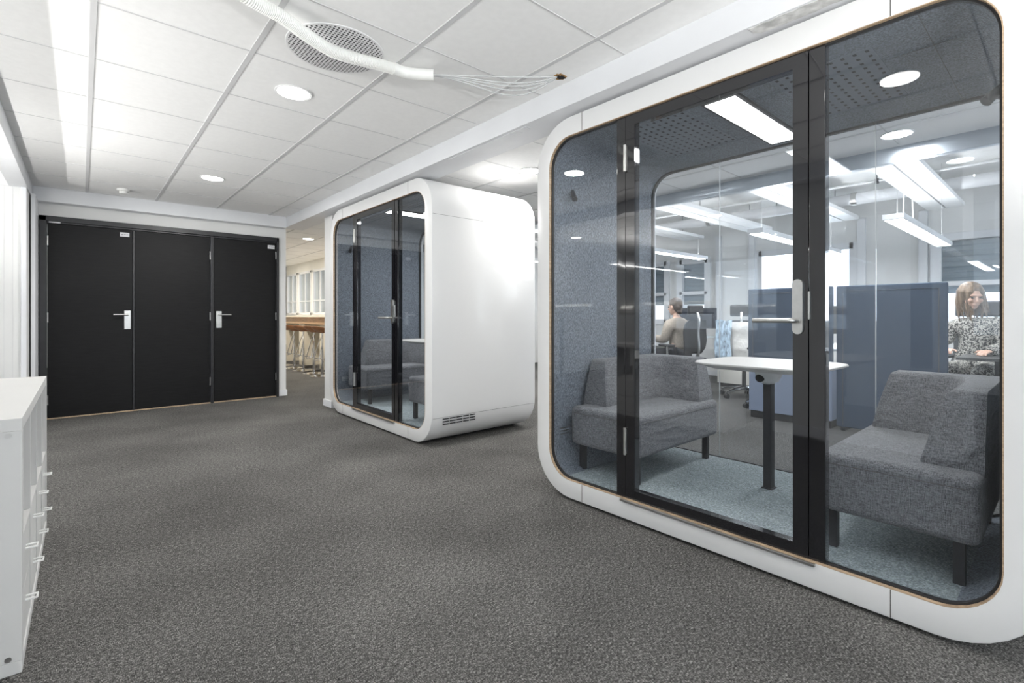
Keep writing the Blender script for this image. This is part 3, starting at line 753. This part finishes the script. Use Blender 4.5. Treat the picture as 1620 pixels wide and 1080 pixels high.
# blinds
def make_blind(y0, y1, z0, z1, label):
    t = thing('window_blind', label, 'window blind', (XF+.115, (y0+y1)/2, z1), 0, 'grey slatted blinds outside the office windows')
    hw = (y1-y0)/2; h = z1-z0
    m = MB(); n = int(h/.07)
    for i in range(n):
        z = -i*.07
        m.loft([[(-.016, y, z-.082), (-.020, y, z-.05), (-.006, y, z-.018), (.012, y, z), (.015, y, z-.003), (-.002, y, z-.02), (-.015, y, z-.05), (-.011, y, z-.083)] for y in (-hw, hw)])
    obj('slats', m, M['blind'], t)
    obj('ladder_cord', MB().cyl((-.034, -hw+.08, 0), (-.034, -hw+.08, -h), .004, n=6), M['cable'], t)
    return t
make_blind(5.27, 5.78, 1.25, 2.07, 'grey slatted blind of the window at the left edge of the pod door glass')
make_blind(4.44, 4.95, 1.25, 2.07, 'grey slatted blind of the window right behind the seated person')
make_blind(.32, 1.21, 1.32, 2.09, 'grey slatted blind of the window above the woman in the dress')
make_blind(2.18, 3.50, 2.02, 2.09, 'raised grey blind at the top of the bright wide window')

# storage with fabric screens
def make_screen(x, y0, y1, label):
    t = thing('storage_screen', label, 'cabinet', (x, (y0+y1)/2, 0), 0, 'tall blue-grey fabric screen cabinets')
    hw = (y1-y0)/2
    obj('fabric_panel', MB().box(0, .035, -hw, hw, .60, 1.36, .012, 3), M['felt_dark'], t)
    obj('panel_welt', MB().tube([(-.002, -hw+.05, .62), (-.002, -hw+.05, 1.31), (-.002, hw-.05, 1.31), (-.002, hw-.05, .62)], .003, 6), M['joint'], t)
    obj('cabinet_body', MB().box(.002, .42, -hw+.01, hw-.01, .075, .60, .004), M['cab_blue'], t)
    obj('plinth', MB().box(.02, .40, -hw+.02, hw-.02, 0, .08), M['rubber'], t)
    return t
make_screen(5.37, 1.52, 2.31, 'blue-grey storage cabinet with fabric screen behind the pod door, left of the other screen')
t = thing('storage_screen', 'dark blue-grey full-height fabric screen seen through the right fixed glass', 'cabinet', (5.40, 1.10, 0), 0, 'tall blue-grey fabric screen cabinets')
obj('fabric_panel', MB().box(0, .05, -.40, .40, .03, 1.36, .012, 3), M['felt_dark'], t)
obj('panel_welt', MB().tube([(-.002, -.345, .05), (-.002, -.345, 1.31), (-.002, .345, 1.31), (-.002, .345, .05)], .003, 6), M['joint'], t)
obj('foot', MB().box(-.02, .30, -.36, -.32, 0, .03, .004).box(-.02, .30, .32, .36, 0, .03, .004), M['dark_leg'], t)

# desks
def make_desk(x0, x1, y0, y1, z, m, label):
    cx, cy = (x0+x1)/2, (y0+y1)/2; t = thing('office_desk', label, 'desk', (cx, cy, 0), 0, 'office desks')
    hx, hy = (x1-x0)/2, (y1-y0)/2; lx = hx >= hy
    obj('desk_top', MB().box(-hx, hx, -hy, hy, z-.025, z, .004), M[m], t)
    for s in (-1, 1):
        if lx: lg = MB().box(s*(hx-.25)-.035, s*(hx-.25)+.035, -.03, .03, .03, z-.025, .003).box(s*(hx-.25)-.035, s*(hx-.25)+.035, -hy+.06, hy-.06, 0, .03, .005)
        else: lg = MB().box(-.03, .03, s*(hy-.25)-.035, s*(hy-.25)+.035, .03, z-.025, .003).box(-hx+.06, hx-.06, s*(hy-.25)-.035, s*(hy-.25)+.035, 0, .03, .005)
        obj('leg', lg, M['dark_leg'], t)
    return t
make_desk(5.75, 7.97, 3.98, 4.72, .735, 'desk_top', 'pale desk in front of the seated person with two monitors')
make_desk(5.9, 7.4, 1.35, 1.98, .735, 'desk_top', 'pale desk hidden behind the left storage screen')
make_desk(5.48, 5.98, -.75, .66, .735, 'desk_dark', 'dark-edged desk the woman in the dress sits at')

def make_monitor(loc, rz, label, on=False, w=.56, h=.33):
    t = thing('monitor', label, 'monitor', loc, rz, 'office monitors')   # screen faces local -y
    s = obj('screen_housing', MB().box(-w/2, w/2, -.012, .018, .13, .13+h, .004), M['keys'], t)
    obj('display', MB().box(-w/2+.012, w/2-.012, -.0135, -.0118, .145, .118+h), M['screen_on' if on else 'screen_off'], s)
    if on:
        q = MB()
        for i in range(4): q.box(-.2+.1*i, -.13+.1*i, -.0142, -.0136, .20+.05*(i % 2), .36)
        obj('window_blocks', q, M['plate_label'], s)
    obj('stand', MB().box(-.03, .03, .015, .035, .0, .28, .003).box(-.10, .10, -.06, .10, 0, .010, .003), M['dark_leg'], t)
    return t
make_monitor((6.42, 4.38, .735), .15, 'lit monitor in front of the seated person', True)
make_monitor((7.66, 4.12, .735), -.85, 'black monitor on the pale desk behind the seated person', w=.62, h=.34)
make_monitor((6.9, 1.8, .735), PI-.3, 'monitor peeking above the left storage screen')
make_monitor((5.75, 4.36, .735), .5, 'dark monitor at the left edge of the pale desk')
t = thing('keyboard', 'dark keyboard under the hands of the seated person', 'keyboard', (6.28, 4.13, .735))
obj('keyboard_body', MB().box(-.22, .22, -.07, .07, 0, .016, .004), M['keys'], t)
obj('keys', MB().box(-.21, .21, -.06, .06, .016, .020, .001), M['dark_leg'], t)
t = thing('drawer_pedestal', 'cream drawer pedestal standing beneath the pale desk', 'cabinet', (7.0, 4.36, 0))
obj('body', MB().box(-.2, .2, -.25, .25, .04, .58, .004), M['cab_white'], t)
obj('plinth', MB().box(-.18, .18, -.23, .23, 0, .045), M['dark_leg'], t)
for z in (.06, .235, .41): obj('drawer', MB().box(-.19, .19, -.262, -.249, z, z+.165, .003), M['cab_white'], t)
t = thing('credenza', 'low cream cabinet with dark top behind the office chairs', 'cabinet', (7.6, 3.3, 0))
obj('body', MB().box(-.2, .2, -.5, .35, .05, .66, .004), M['cab_white'], t)
obj('top', MB().box(-.21, .21, -.51, .36, .66, .68, .003), M['dark_leg'], t)
obj('plinth', MB().box(-.18, .18, -.48, .33, 0, .055), M['dark_leg'], t)

# office chair (faces local +y)
def make_chair(loc, rz, label):
    t = thing('office_chair', label, 'office chair', loc, rz, 'black office chairs')
    obj('seat', MB().box(-.25, .25, -.24, .25, .43, .50, .03, 4), M['mesh_black'], t)
    prof = [(-.20, .56), (-.235, .64), (-.245, .74), (-.235, .86), (-.25, .97), (-.275, 1.02)]
    bk = MB(); loops = []
    for i, (y, z) in enumerate(prof):
        wd = (.17, .21, .225, .225, .21, .17)[i]
        loops.append([(wd*math.sin(a)*1.0, y+.045*(1-math.cos(a))*-1+.045, z) for a in [(-1.3+2.6*k/12) for k in range(13)]] + [(wd*math.sin(a)*.98, y+.045*(1-math.cos(a))*-1+.027, z) for a in [(1.3-2.6*k/12) for k in range(13)]])
    bk.loft(loops); obj('backrest', bk, M['mesh_black'], t, 60)
    obj('back_frame', MB().tube(spline([(0, -.08, .41), (0, -.24, .44), (0, -.30, .62), (0, -.285, .85), (0, -.30, 1.02), (0, -.27, 1.12)], 5), .016, 8), M['hw'], t)
    hr = MB(); hr.box(-.14, .14, -.262, -.215, 1.07, 1.22, .02, 4); obj('headrest', hr, M['mesh_black'], t, 60)
    for s in (-1, 1):
        a = obj('armrest', MB().box(s*.29-.04, s*.29+.04, -.13, .12, .66, .69, .012, 3), M['rubber'], t)
        obj('arm_post', MB().tube([(s*.2, -.02, .45), (s*.29, -.02, .46), (s*.295, -.02, .66)], .016, 8), M['hw'], a)
    obj('gas_lift', MB().cyl((0, 0, .10), (0, 0, .44), .026, n=14).cyl((0, 0, .40), (0, 0, .44), .09, n=14), M['dark_leg'], t)
    for k in range(5):
        q = 2*PI*k/5+.3; c, s = math.cos(q), math.sin(q)
        l = obj('base_arm', MB().tube([(0, 0, .12), (c*.15, s*.15, .11), (c*.30, s*.30, .075)], [.03, .024, .016], 8), M['chrome'], t)
        obj('caster', MB().cyl((c*.30-s*.024, s*.30+c*.024, .03), (c*.30-s*.006, s*.30+c*.006, .03), .030, n=14).cyl((c*.30+s*.006, s*.30-c*.006, .03), (c*.30+s*.024, s*.30-c*.024, .03), .030, n=14).cyl((c*.30, s*.30, .03), (c*.30, s*.30, .08), .008, n=8), M['rubber'], l)
    return t
ch = make_chair((6.30, 3.62, 0), -.22, 'black office chair with headrest the person in beige sits on')
dup(ch, (6.62, 2.90, 0), -1.26, 'black office chair with a blue-striped cloth and white jacket over it')
dup(ch, (6.42, .57, 0), PI/2-.2, 'black office chair of the woman in the speckled dress')
dup(ch, (6.06, 2.34, 0), .9, 'black office chair half hidden behind the left storage screen')
dup(ch, (7.0, 1.02, 0), .4, 'black office chair seen in the gap between the two screens')

def drape(name, pts, m, label, cat, th=.012):
    """cloth: a grid of points (rows) thickened"""
    n = len(pts[0]); R = len(pts); mb = MB()
    off = pts[0][n//2]; c = Vector((0, 0, 0))
    top = [p for r in pts for p in r]; bot = [(p[0]+th*.6, p[1]+th*.6, p[2]-th*.3) for p in top]
    fs = [(i*n+k, i*n+k+1, (i+1)*n+k+1, (i+1)*n+k) for i in range(R-1) for k in range(n-1)]
    fb = [tuple(R*n+v for v in f[::-1]) for f in fs]
    ed = [(k, k+1) for k in range(n-1)]+[(i*n+n-1, (i+1)*n+n-1) for i in range(R-1)]+[((R-1)*n+k+1, (R-1)*n+k) for k in range(n-1)][::-1]+[((i+1)*n, i*n) for i in range(R-1)]
    mb.add(top+bot, fs+fb+[(b, a, a+R*n, b+R*n) for a, b in ed])
    o = obj(name, mb, m, smooth=80, off=off); return tag(o, label, cat)
# chair 2 stands at (6.62,2.98) turned -2.6: its back points towards the camera-left
def chair_pt(x, y, z, loc=(6.62, 2.90), rz=-1.26):
    c, s = math.cos(rz), math.sin(rz); return (loc[0]+c*x-s*y, loc[1]+s*x+c*y, z)
rows = []
for i in range(9):
    z = 1.02-.062*i
    rows.append([chair_pt(-.30+.027*k+.010*math.sin(i*.9+k), -.33-.02*math.sin(k*1.3)-.008*i, z+.01*math.sin(k)) for k in range(8)])
drape('draped_cloth', rows, M['cloth_blue'], 'blue and white striped cloth hanging over the back of an office chair', 'cloth')
rows = []
for i in range(10):
    z = 1.00-.062*i
    rows.append([chair_pt(-.12+.034*k, -.33-.05*math.sin(PI*k/8)-.015*math.sin(i*1.5), z) for k in range(9)])
drape('jacket', rows, M['cloth_white'], 'white quilted jacket hung on the back of an office chair', 'jacket', .05)

# ------------------------------------------------------------------ people
def eval_mesh(o):
    dg = bpy.context.evaluated_depsgraph_get(); dg.update()
    me = bpy.data.meshes.new_from_object(o.evaluated_get(dg)); return me
def skin_bm(joints, edges):
    """joints: list of (x,y,z,r)"""
    me = bpy.data.meshes.new('tmp'); me.from_pydata([j[:3] for j in joints], edges, []); me.update()
    o = bpy.data.objects.new('tmp', me); COL.objects.link(o)
    md = o.modifiers.new('s', 'SKIN'); sv = me.skin_vertices[0].data
    for i, j in enumerate(joints): sv[i].radius = (j[3], j[4] if len(j) > 4 else j[3]); sv[i].use_root = (i == 0)
    o.modifiers.new('u', 'SUBSURF').levels = 2; o.modifiers['u'].render_levels = 2
    r = eval_mesh(o); bm = bmesh.new(); bm.from_mesh(r)
    bpy.data.objects.remove(o); bpy.data.meshes.remove(me); bpy.data.meshes.remove(r); return bm
def fuse(parts, name, m, parent, voxel=.008, smooth_it=4):
    """voxel-fuse a list of MBs / bmeshes into one continuous surface"""
    mb = MB()
    for p in parts:
        if isinstance(p, MB): mb.add(p.v, p.f)
        else: mb.addbm(p)
    me = bpy.data.meshes.new('tmp'); me.from_pydata(mb.v, [], mb.f); me.update()
    o = bpy.data.objects.new('tmp', me); COL.objects.link(o)
    r = o.modifiers.new('r', 'REMESH'); r.mode = 'VOXEL'; r.voxel_size = voxel
    s = o.modifiers.new('m', 'SMOOTH'); s.iterations = smooth_it; s.factor = .5
    e = eval_mesh(o); bpy.data.objects.remove(o); bpy.data.meshes.remove(me)
    e.name = name; e.materials.clear(); e.materials.append(m); e.shade_smooth()
    q = bpy.data.objects.new(name, e); COL.objects.link(q); q.parent = parent; return q
def hand(parts_mb, wrist, d, up, side):
    """palm + five bent fingers starting at wrist, pointing along d (world frame of the figure)"""
    d = Vector(d).normalized(); up = Vector(up).normalized(); rt = d.cross(up).normalized(); w = Vector(wrist)
    R = Matrix((rt, d, up)).transposed()
    parts_mb.ell(w+d*.045, (.040, .052, .015), rot=R)
    for k, (o, L) in enumerate(((-.030, .062), (-.010, .072), (.010, .068), (.028, .054))):
        a = w+d*.085+rt*o; b = a+d*L*.5-up*.006; c = b+d*L*.42-up*.022
        parts_mb.tube([a-d*.02, a, b, c], [.0095, .009, .0085, .0068], 8)
    a = w+d*.03+rt*side*.034; parts_mb.tube([a-rt*side*.012, a+d*.025+rt*side*.022, a+d*.05+rt*side*.028-up*.01], [.012, .010, .008], 8)
def head_parts(c, face, tilt=0, sc=1.0):
    """head mesh with brow, nose, lips, chin, ears, eye sockets; face = yaw direction (unit xy)"""
    f = Vector((face[0], face[1], -math.sin(tilt))).normalized(); r = Vector((f.y, -f.x, 0)).normalized(); u = r.cross(f).normalized()
    R = Matrix((r, f, u)).transposed(); c = Vector(c); P_ = lambda a, b, d: c+(r*a+f*b+u*d)*sc
    m = MB()
    m.ell(P_(0, -.012, .028), (.076*sc, .096*sc, .090*sc), rot=R); m.ell(P_(0, .022, -.030), (.060*sc, .068*sc, .075*sc), rot=R)
    m.ell(P_(0, .062, -.088), (.026*sc, .022*sc, .020*sc), rot=R)         # chin
    m.ell(P_(0, .080, .022), (.052*sc, .012*sc, .010*sc), rot=R)          # brow
    m.tube([P_(0, .084, .012), P_(0, .098, -.012), P_(0, .106, -.028), P_(0, .092, -.036)], [.008*sc, .010*sc, .013*sc, .010*sc], 8)
    m.ell(P_(0, .086, -.058), (.024*sc, .010*sc, .006*sc), rot=R); m.ell(P_(0, .084, -.068), (.020*sc, .010*sc, .007*sc), rot=R)
    for s in (-1, 1):
        m.ell(P_(s*.077, -.008, -.006), (.010*sc, .020*sc, .032*sc), rot=R); m.ell(P_(s*.035, .072, -.025), (.022*sc, .018*sc, .018*sc), rot=R)
    eyes = MB()
    for s in (-1, 1): eyes.ell(P_(s*.031, .083, .004), (.013*sc, .008*sc, .008*sc), n=10, m=8, rot=R)
    return m, eyes, P_, R
M['eye'] = mat('eye', (.05, .04, .035), .3, noise=(30, .2))
M['lips'] = mat('lips', (.42, .17, .14), .5, noise=(30, .1))

def seated(name_label, loc, rz, J, skin_set, cloth_sets, head, hair_fn, hair_mat, hands):
    t = thing('person', name_label, 'person', loc, rz)
    bm = skin_bm(*skin_set)
    hm, eyes, P_, R = head_parts(*head)
    hd = MB()
    for h_ in hands: hand(hd, *h_)
    body = fuse([bm, hm, hd], 'body', M['skin'], t, .006, 3)
    obj('eyes', eyes, M['eye'], body)
    for nm, (js, es), m in cloth_sets:
        fuse([skin_bm(js, es)], nm, M[m], t, .008, 4)
    fuse([hair_fn(P_, R)], 'hair', M[hair_mat], t, .007, 1)
    return t
# person 1: seated, facing local +y, arms forward to the keyboard.  origin on the floor under the pelvis
hip = .56
J1 = [(0, 0, hip, .12, .11), (0, .02, .72, .115, .085), (0, .03, .88, .125, .09), (0, .03, .985, .10, .075), (0, .045, 1.055, .048), (0, .06, 1.12, .046),
      (-.16, .03, .965, .055), (-.215, .06, .74, .042), (-.12, .32, .755, .030), (.16, .03, .965, .055), (.215, .06, .74, .042), (.12, .32, .755, .030),
      (-.10, .02, .54, .085), (-.13, .42, .53, .065), (-.13, .46, .12, .04), (-.13, .58, .05, .035), (.10, .02, .54, .085), (.13, .42, .53, .065), (.13, .46, .12, .04), (.13, .58, .05, .035)]
E1 = [(0, 1), (1, 2), (2, 3), (3, 4), (4, 5), (3, 6), (6, 7), (7, 8), (3, 9), (9, 10), (10, 11), (0, 12), (12, 13), (13, 14), (14, 15), (0, 16), (16, 17), (17, 18), (18, 19)]
def fat(J, idx, d):
    mp = {i: k for k, i in enumerate(idx)}
    js = [tuple(J[i][:3])+tuple(r+d for r in J[i][3:]) for i in idx]
    return js, mp
def sub(J, E, idx, d):
    js, mp = fat(J, idx, d); return js, [(mp[a], mp[b]) for a, b in E if a in mp and b in mp]
def hair_short(P_, R):
    m = MB(); m.ell(P_(0, -.026, .046), (.086, .098, .088), rot=R); m.ell(P_(0, -.055, -.005), (.076, .060, .075), rot=R)
    m.ell(P_(0, -.10, .02), (.035, .035, .04), rot=R); m.ell(P_(0, .045, .088), (.055, .035, .022), rot=R); m.ell(P_(0, -.075, -.07), (.05, .03, .045), rot=R)
    return m
seated('person in a beige sweater seated at a computer, face turned left', (6.30, 3.66, 0), -.22, J1, (J1, E1),
       [('sweater', sub(J1, E1, [0, 1, 2, 3, 4, 6, 7, 8, 9, 10, 11], .026), 'sweater'), ('trousers', sub(J1, E1, [0, 12, 13, 14, 16, 17, 18], .012), 'trousers')],
       ((0, .075, 1.20), (-.05, 1), .10), hair_short, 'hair_brown',
       [((-.12, .32, .757), (.15, 1, -.05), (0, 0, 1), 1), ((.12, .32, .757), (-.15, 1, -.05), (0, 0, 1), -1)])
# person 2: seated upright, speckled dress, head turned, long loose hair swept aside
J2 = [(0, 0, .57, .13, .12), (0, .03, .74, .115, .09), (0, .03, .92, .13, .095), (0, .02, 1.03, .10, .075), (.01, .03, 1.10, .046), (.02, .05, 1.17, .045),
      (-.16, .03, 1.005, .055), (-.23, .10, .80, .043), (-.16, .36, .77, .030), (.16, .03, 1.005, .055), (.23, .08, .80, .043), (.12, .33, .77, .030),
      (-.10, .04, .56, .09), (-.13, .44, .57, .07), (-.13, .46, .12, .042), (-.13, .58, .05, .035), (.10, .04, .56, .09), (.13, .44, .57, .07), (.13, .46, .12, .042), (.13, .58, .05, .035)]
def hair_long(P_, R):
    m = MB(); m.ell(P_(0, -.024, .046), (.090, .102, .092), rot=R); m.ell(P_(0, -.06, -.02), (.082, .06, .09), rot=R)
    rnd = random.Random(3)
    for k in range(60):
        a = rnd.uniform(.25, 2*PI-.25)                 # around the head, leaving the face free (0 = forward)
        sx = .080*math.sin(a); sy = -.02+.085*math.cos(a); drop = rnd.uniform(.10, .24); sw = rnd.uniform(.0, .06)
        m.tube([P_(sx*.6, sy*.6, .105), P_(sx*1.08, sy*1.05, .05), P_(sx*1.22-sw*.4, sy*1.05-.01, -drop*.35), P_(sx*1.15-sw, sy+.02, -drop)], [.013, .014, .012, .005], 6)
    return m
seated('woman in a black and white speckled dress seated behind the dark desk, hair falling forward', (6.26, .60, 0), PI/2-.15, J2, (J2, E1),
       [('dress', sub(J2, E1, [0, 1, 2, 3, 6, 7, 8, 9, 10, 12, 13, 16, 17], .024), 'dress')],
       ((.02, .10, 1.255), (-.75, .9), .25, 1.0), hair_long, 'hair_blond',
       [((-.16, .36, .772), (.1, 1, -.05), (0, 0, 1), 1), ((.12, .33, .772), (-.2, 1, -.05), (0, 0, 1), -1)])
rows = []
for i in range(10):
    rows.append([chair_pt(-.10+.045*k+.01*math.sin(i+k), -.34-.03*math.sin(i*.8+k*.7), 1.0-.06*i, (6.42, .57), PI/2-.2) for k in range(8)])
o = drape('coat', rows, M['fur_brown'], 'brown coat hanging on the chair of the woman in the dress', 'coat', .04)

# ------------------------------------------------------------------ bar zone through the opening
BX = 4.12
w = MB(); wins = [(8.0, 8.9), (9.0, 9.9), (10.0, 10.9), (11.0, 11.9), (12.0, 12.9), (13.0, 13.85)]
e = sorted([7.2]+[v for q in wins for v in q]+[14.0])
for i in range(0, len(e)-1, 2): w.box(BX, BX+.12, e[i], e[i+1], 0, HC)
for a, b in wins: w.box(BX, BX+.12, a, b, 0, 1.10); w.box(BX, BX+.12, a, b, 2.16, HC)
struct('wall_bar', w, M['paint_cream'])
for k, (a, b) in enumerate(wins):
    f = MB().box(BX-.01, BX+.05, a, a+.05, 1.10, 2.16, .003).box(BX-.01, BX+.05, b-.05, b, 1.10, 2.16, .003).box(BX-.01, BX+.05, a, b, 1.10, 1.15, .003).box(BX-.01, BX+.05, a, b, 2.11, 2.16, .003).box(BX, BX+.04, (a+b)/2-.015, (a+b)/2+.015, 1.1, 2.16, .003).box(BX, BX+.04, a, b, 1.42, 1.44, .003)
    wo = struct('window_%d' % (30+k), f, M['white_trim']); obj('pane', MB().box(BX+.02, BX+.026, a+.03, b-.03, 1.12, 2.14), M['glass'], wo)
struct('wall_bar_back', MB().box(-5.2, BX, 14.0, 14.2, 0, HC), M['paint_cream'])
struct('wall_bar_left', MB().box(1.0, 1.2, 7.24, 14.0, 0, HC), M['paint_cream'])
struct('wall_bar_far', MB().box(6.6, 6.8, 8.4, 14.0, 0, HC).box(BX, 6.6, 13.9, 14.1, 0, HC), M['white_wall'])
struct('ceiling_bar_far', MB().box(XO, 6.8, 8.4, 14.1, HC, HC+.1), M['tile'])
light('far_room_daylight', 'AREA', (6.5, 11.0, 1.5), 70, (.86, .93, 1), 4.5, 1.6, rot=(0, PI/2, 0))
bar = thing('bar_counter', 'long high bar counter with oak front along the glazed wall', 'bar counter', (3.85, 10.4, 0))
O_ = (3.85, 10.4, 0)
obj('counter_top', MB().box(3.55, 4.10, 7.9, 13.2, 1.045, 1.07, .004), M['cream'], bar, off=O_)
obj('oak_front', MB().box(3.60, 3.63, 7.92, 13.18, .90, 1.045, .003), M['bar_wood'], bar, off=O_)
for y in (8.6, 9.75, 11.0, 12.3): obj('support_panel', MB().box(3.63, 4.08, y, y+.35, 0, 1.045, .003), M['cream'], bar, off=O_)
obj('foot_rail', MB().cyl((3.58, 7.95, .22), (3.58, 13.1, .22), .014, n=10), M['chrome'], bar, off=O_)
def make_stool(loc, label):
    t = thing('bar_stool', label, 'bar stool', loc, 0, 'tan bar stools on chrome pedestals')
    loops = []
    for (r, z) in ((.06, .765), (.15, .775), (.19, .800), (.20, .835), (.19, .838), (.15, .812), (.04, .80)):
        loops.append([(r*.95*math.cos(2*PI*k/28), r*math.sin(2*PI*k/28), z+(.05*max(0, -math.cos(2*PI*k/28)) if r > .14 else 0)+(.02*abs(math.sin(2*PI*k/28)) if r > .17 else 0)) for k in range(28)])
    obj('seat', MB().loft(loops), M['leather'], t, 60)
    obj('column', MB().cyl((0, 0, .02), (0, 0, .45), .026, n=16).cyl((0, 0, .44), (0, 0, .77), .018, n=16), M['chrome'], t)
    obj('base', MB().lathe([(.0005, .028), (.04, .026), (.16, .012), (.20, .004), (.20, 0), (.0005, 0)]), M['chrome'], t)
    obj('footrest', MB().tube([(.0, -.012, .72), (-.03, -.08, .60), (-.10, -.12, .30), (-.13, 0, .28), (-.10, .12, .30), (-.03, .08, .60), (.0, .012, .72)], .009, 8), M['chrome'], t)
    return t
st = make_stool((3.24, 8.88, 0), 'tan bar stool on chrome pedestal, nearest the far pod')
for x, y, lb in ((3.27, 9.38, 'tan bar stool, second from the far pod'), (3.28, 10.0, 'tan bar stool, third from the far pod'), (3.30, 10.62, 'tan bar stool, fourth from the far pod'), (3.32, 11.3, 'tan bar stool, farthest left in the row')):
    dup(st, (x, y, 0), label=lb)

# ------------------------------------------------------------------ light and view
wd = bpy.data.worlds.new('world'); SC.world = wd; wd.use_nodes = True
bg = wd.node_tree.nodes['Background']; bg.inputs[0].default_value = (.88, .94, 1.0, 1); bg.inputs[1].default_value = 1.9
DAY = (.93, .96, 1)
for a, b, c, d in WIN[:1]+WIN[3:4]+WIN[5:]:
    light('window_daylight', 'AREA', (XF+.35, (a+b)/2, (c+d)/2), 22*(b-a), DAY, 1.1, b-a, rot=(0, PI/2, 0))
for a, b in [(-4.4, -2.6), (-2.0, -.2), (.4, 2.2), (2.8, 4.6), (5.4, 7.8)]:  # added light at the unseen windows behind the camera, tilted up
    light('window_daylight', 'AREA', ((a+b)/2, -3.75, 1.47), 34, DAY, 1.75, 1.4, rot=(PI/2+.35, 0, 0))
SC.cycles.transparent_max_bounces = 24
SC.cycles.max_bounces = 10
SC.cycles.diffuse_bounces = 6
SC.view_settings.view_transform = 'Standard'; SC.view_settings.look = 'None'; SC.view_settings.gamma = 1
SC.view_settings.exposure = 0.35; SC.view_settings.use_curve_mapping = False
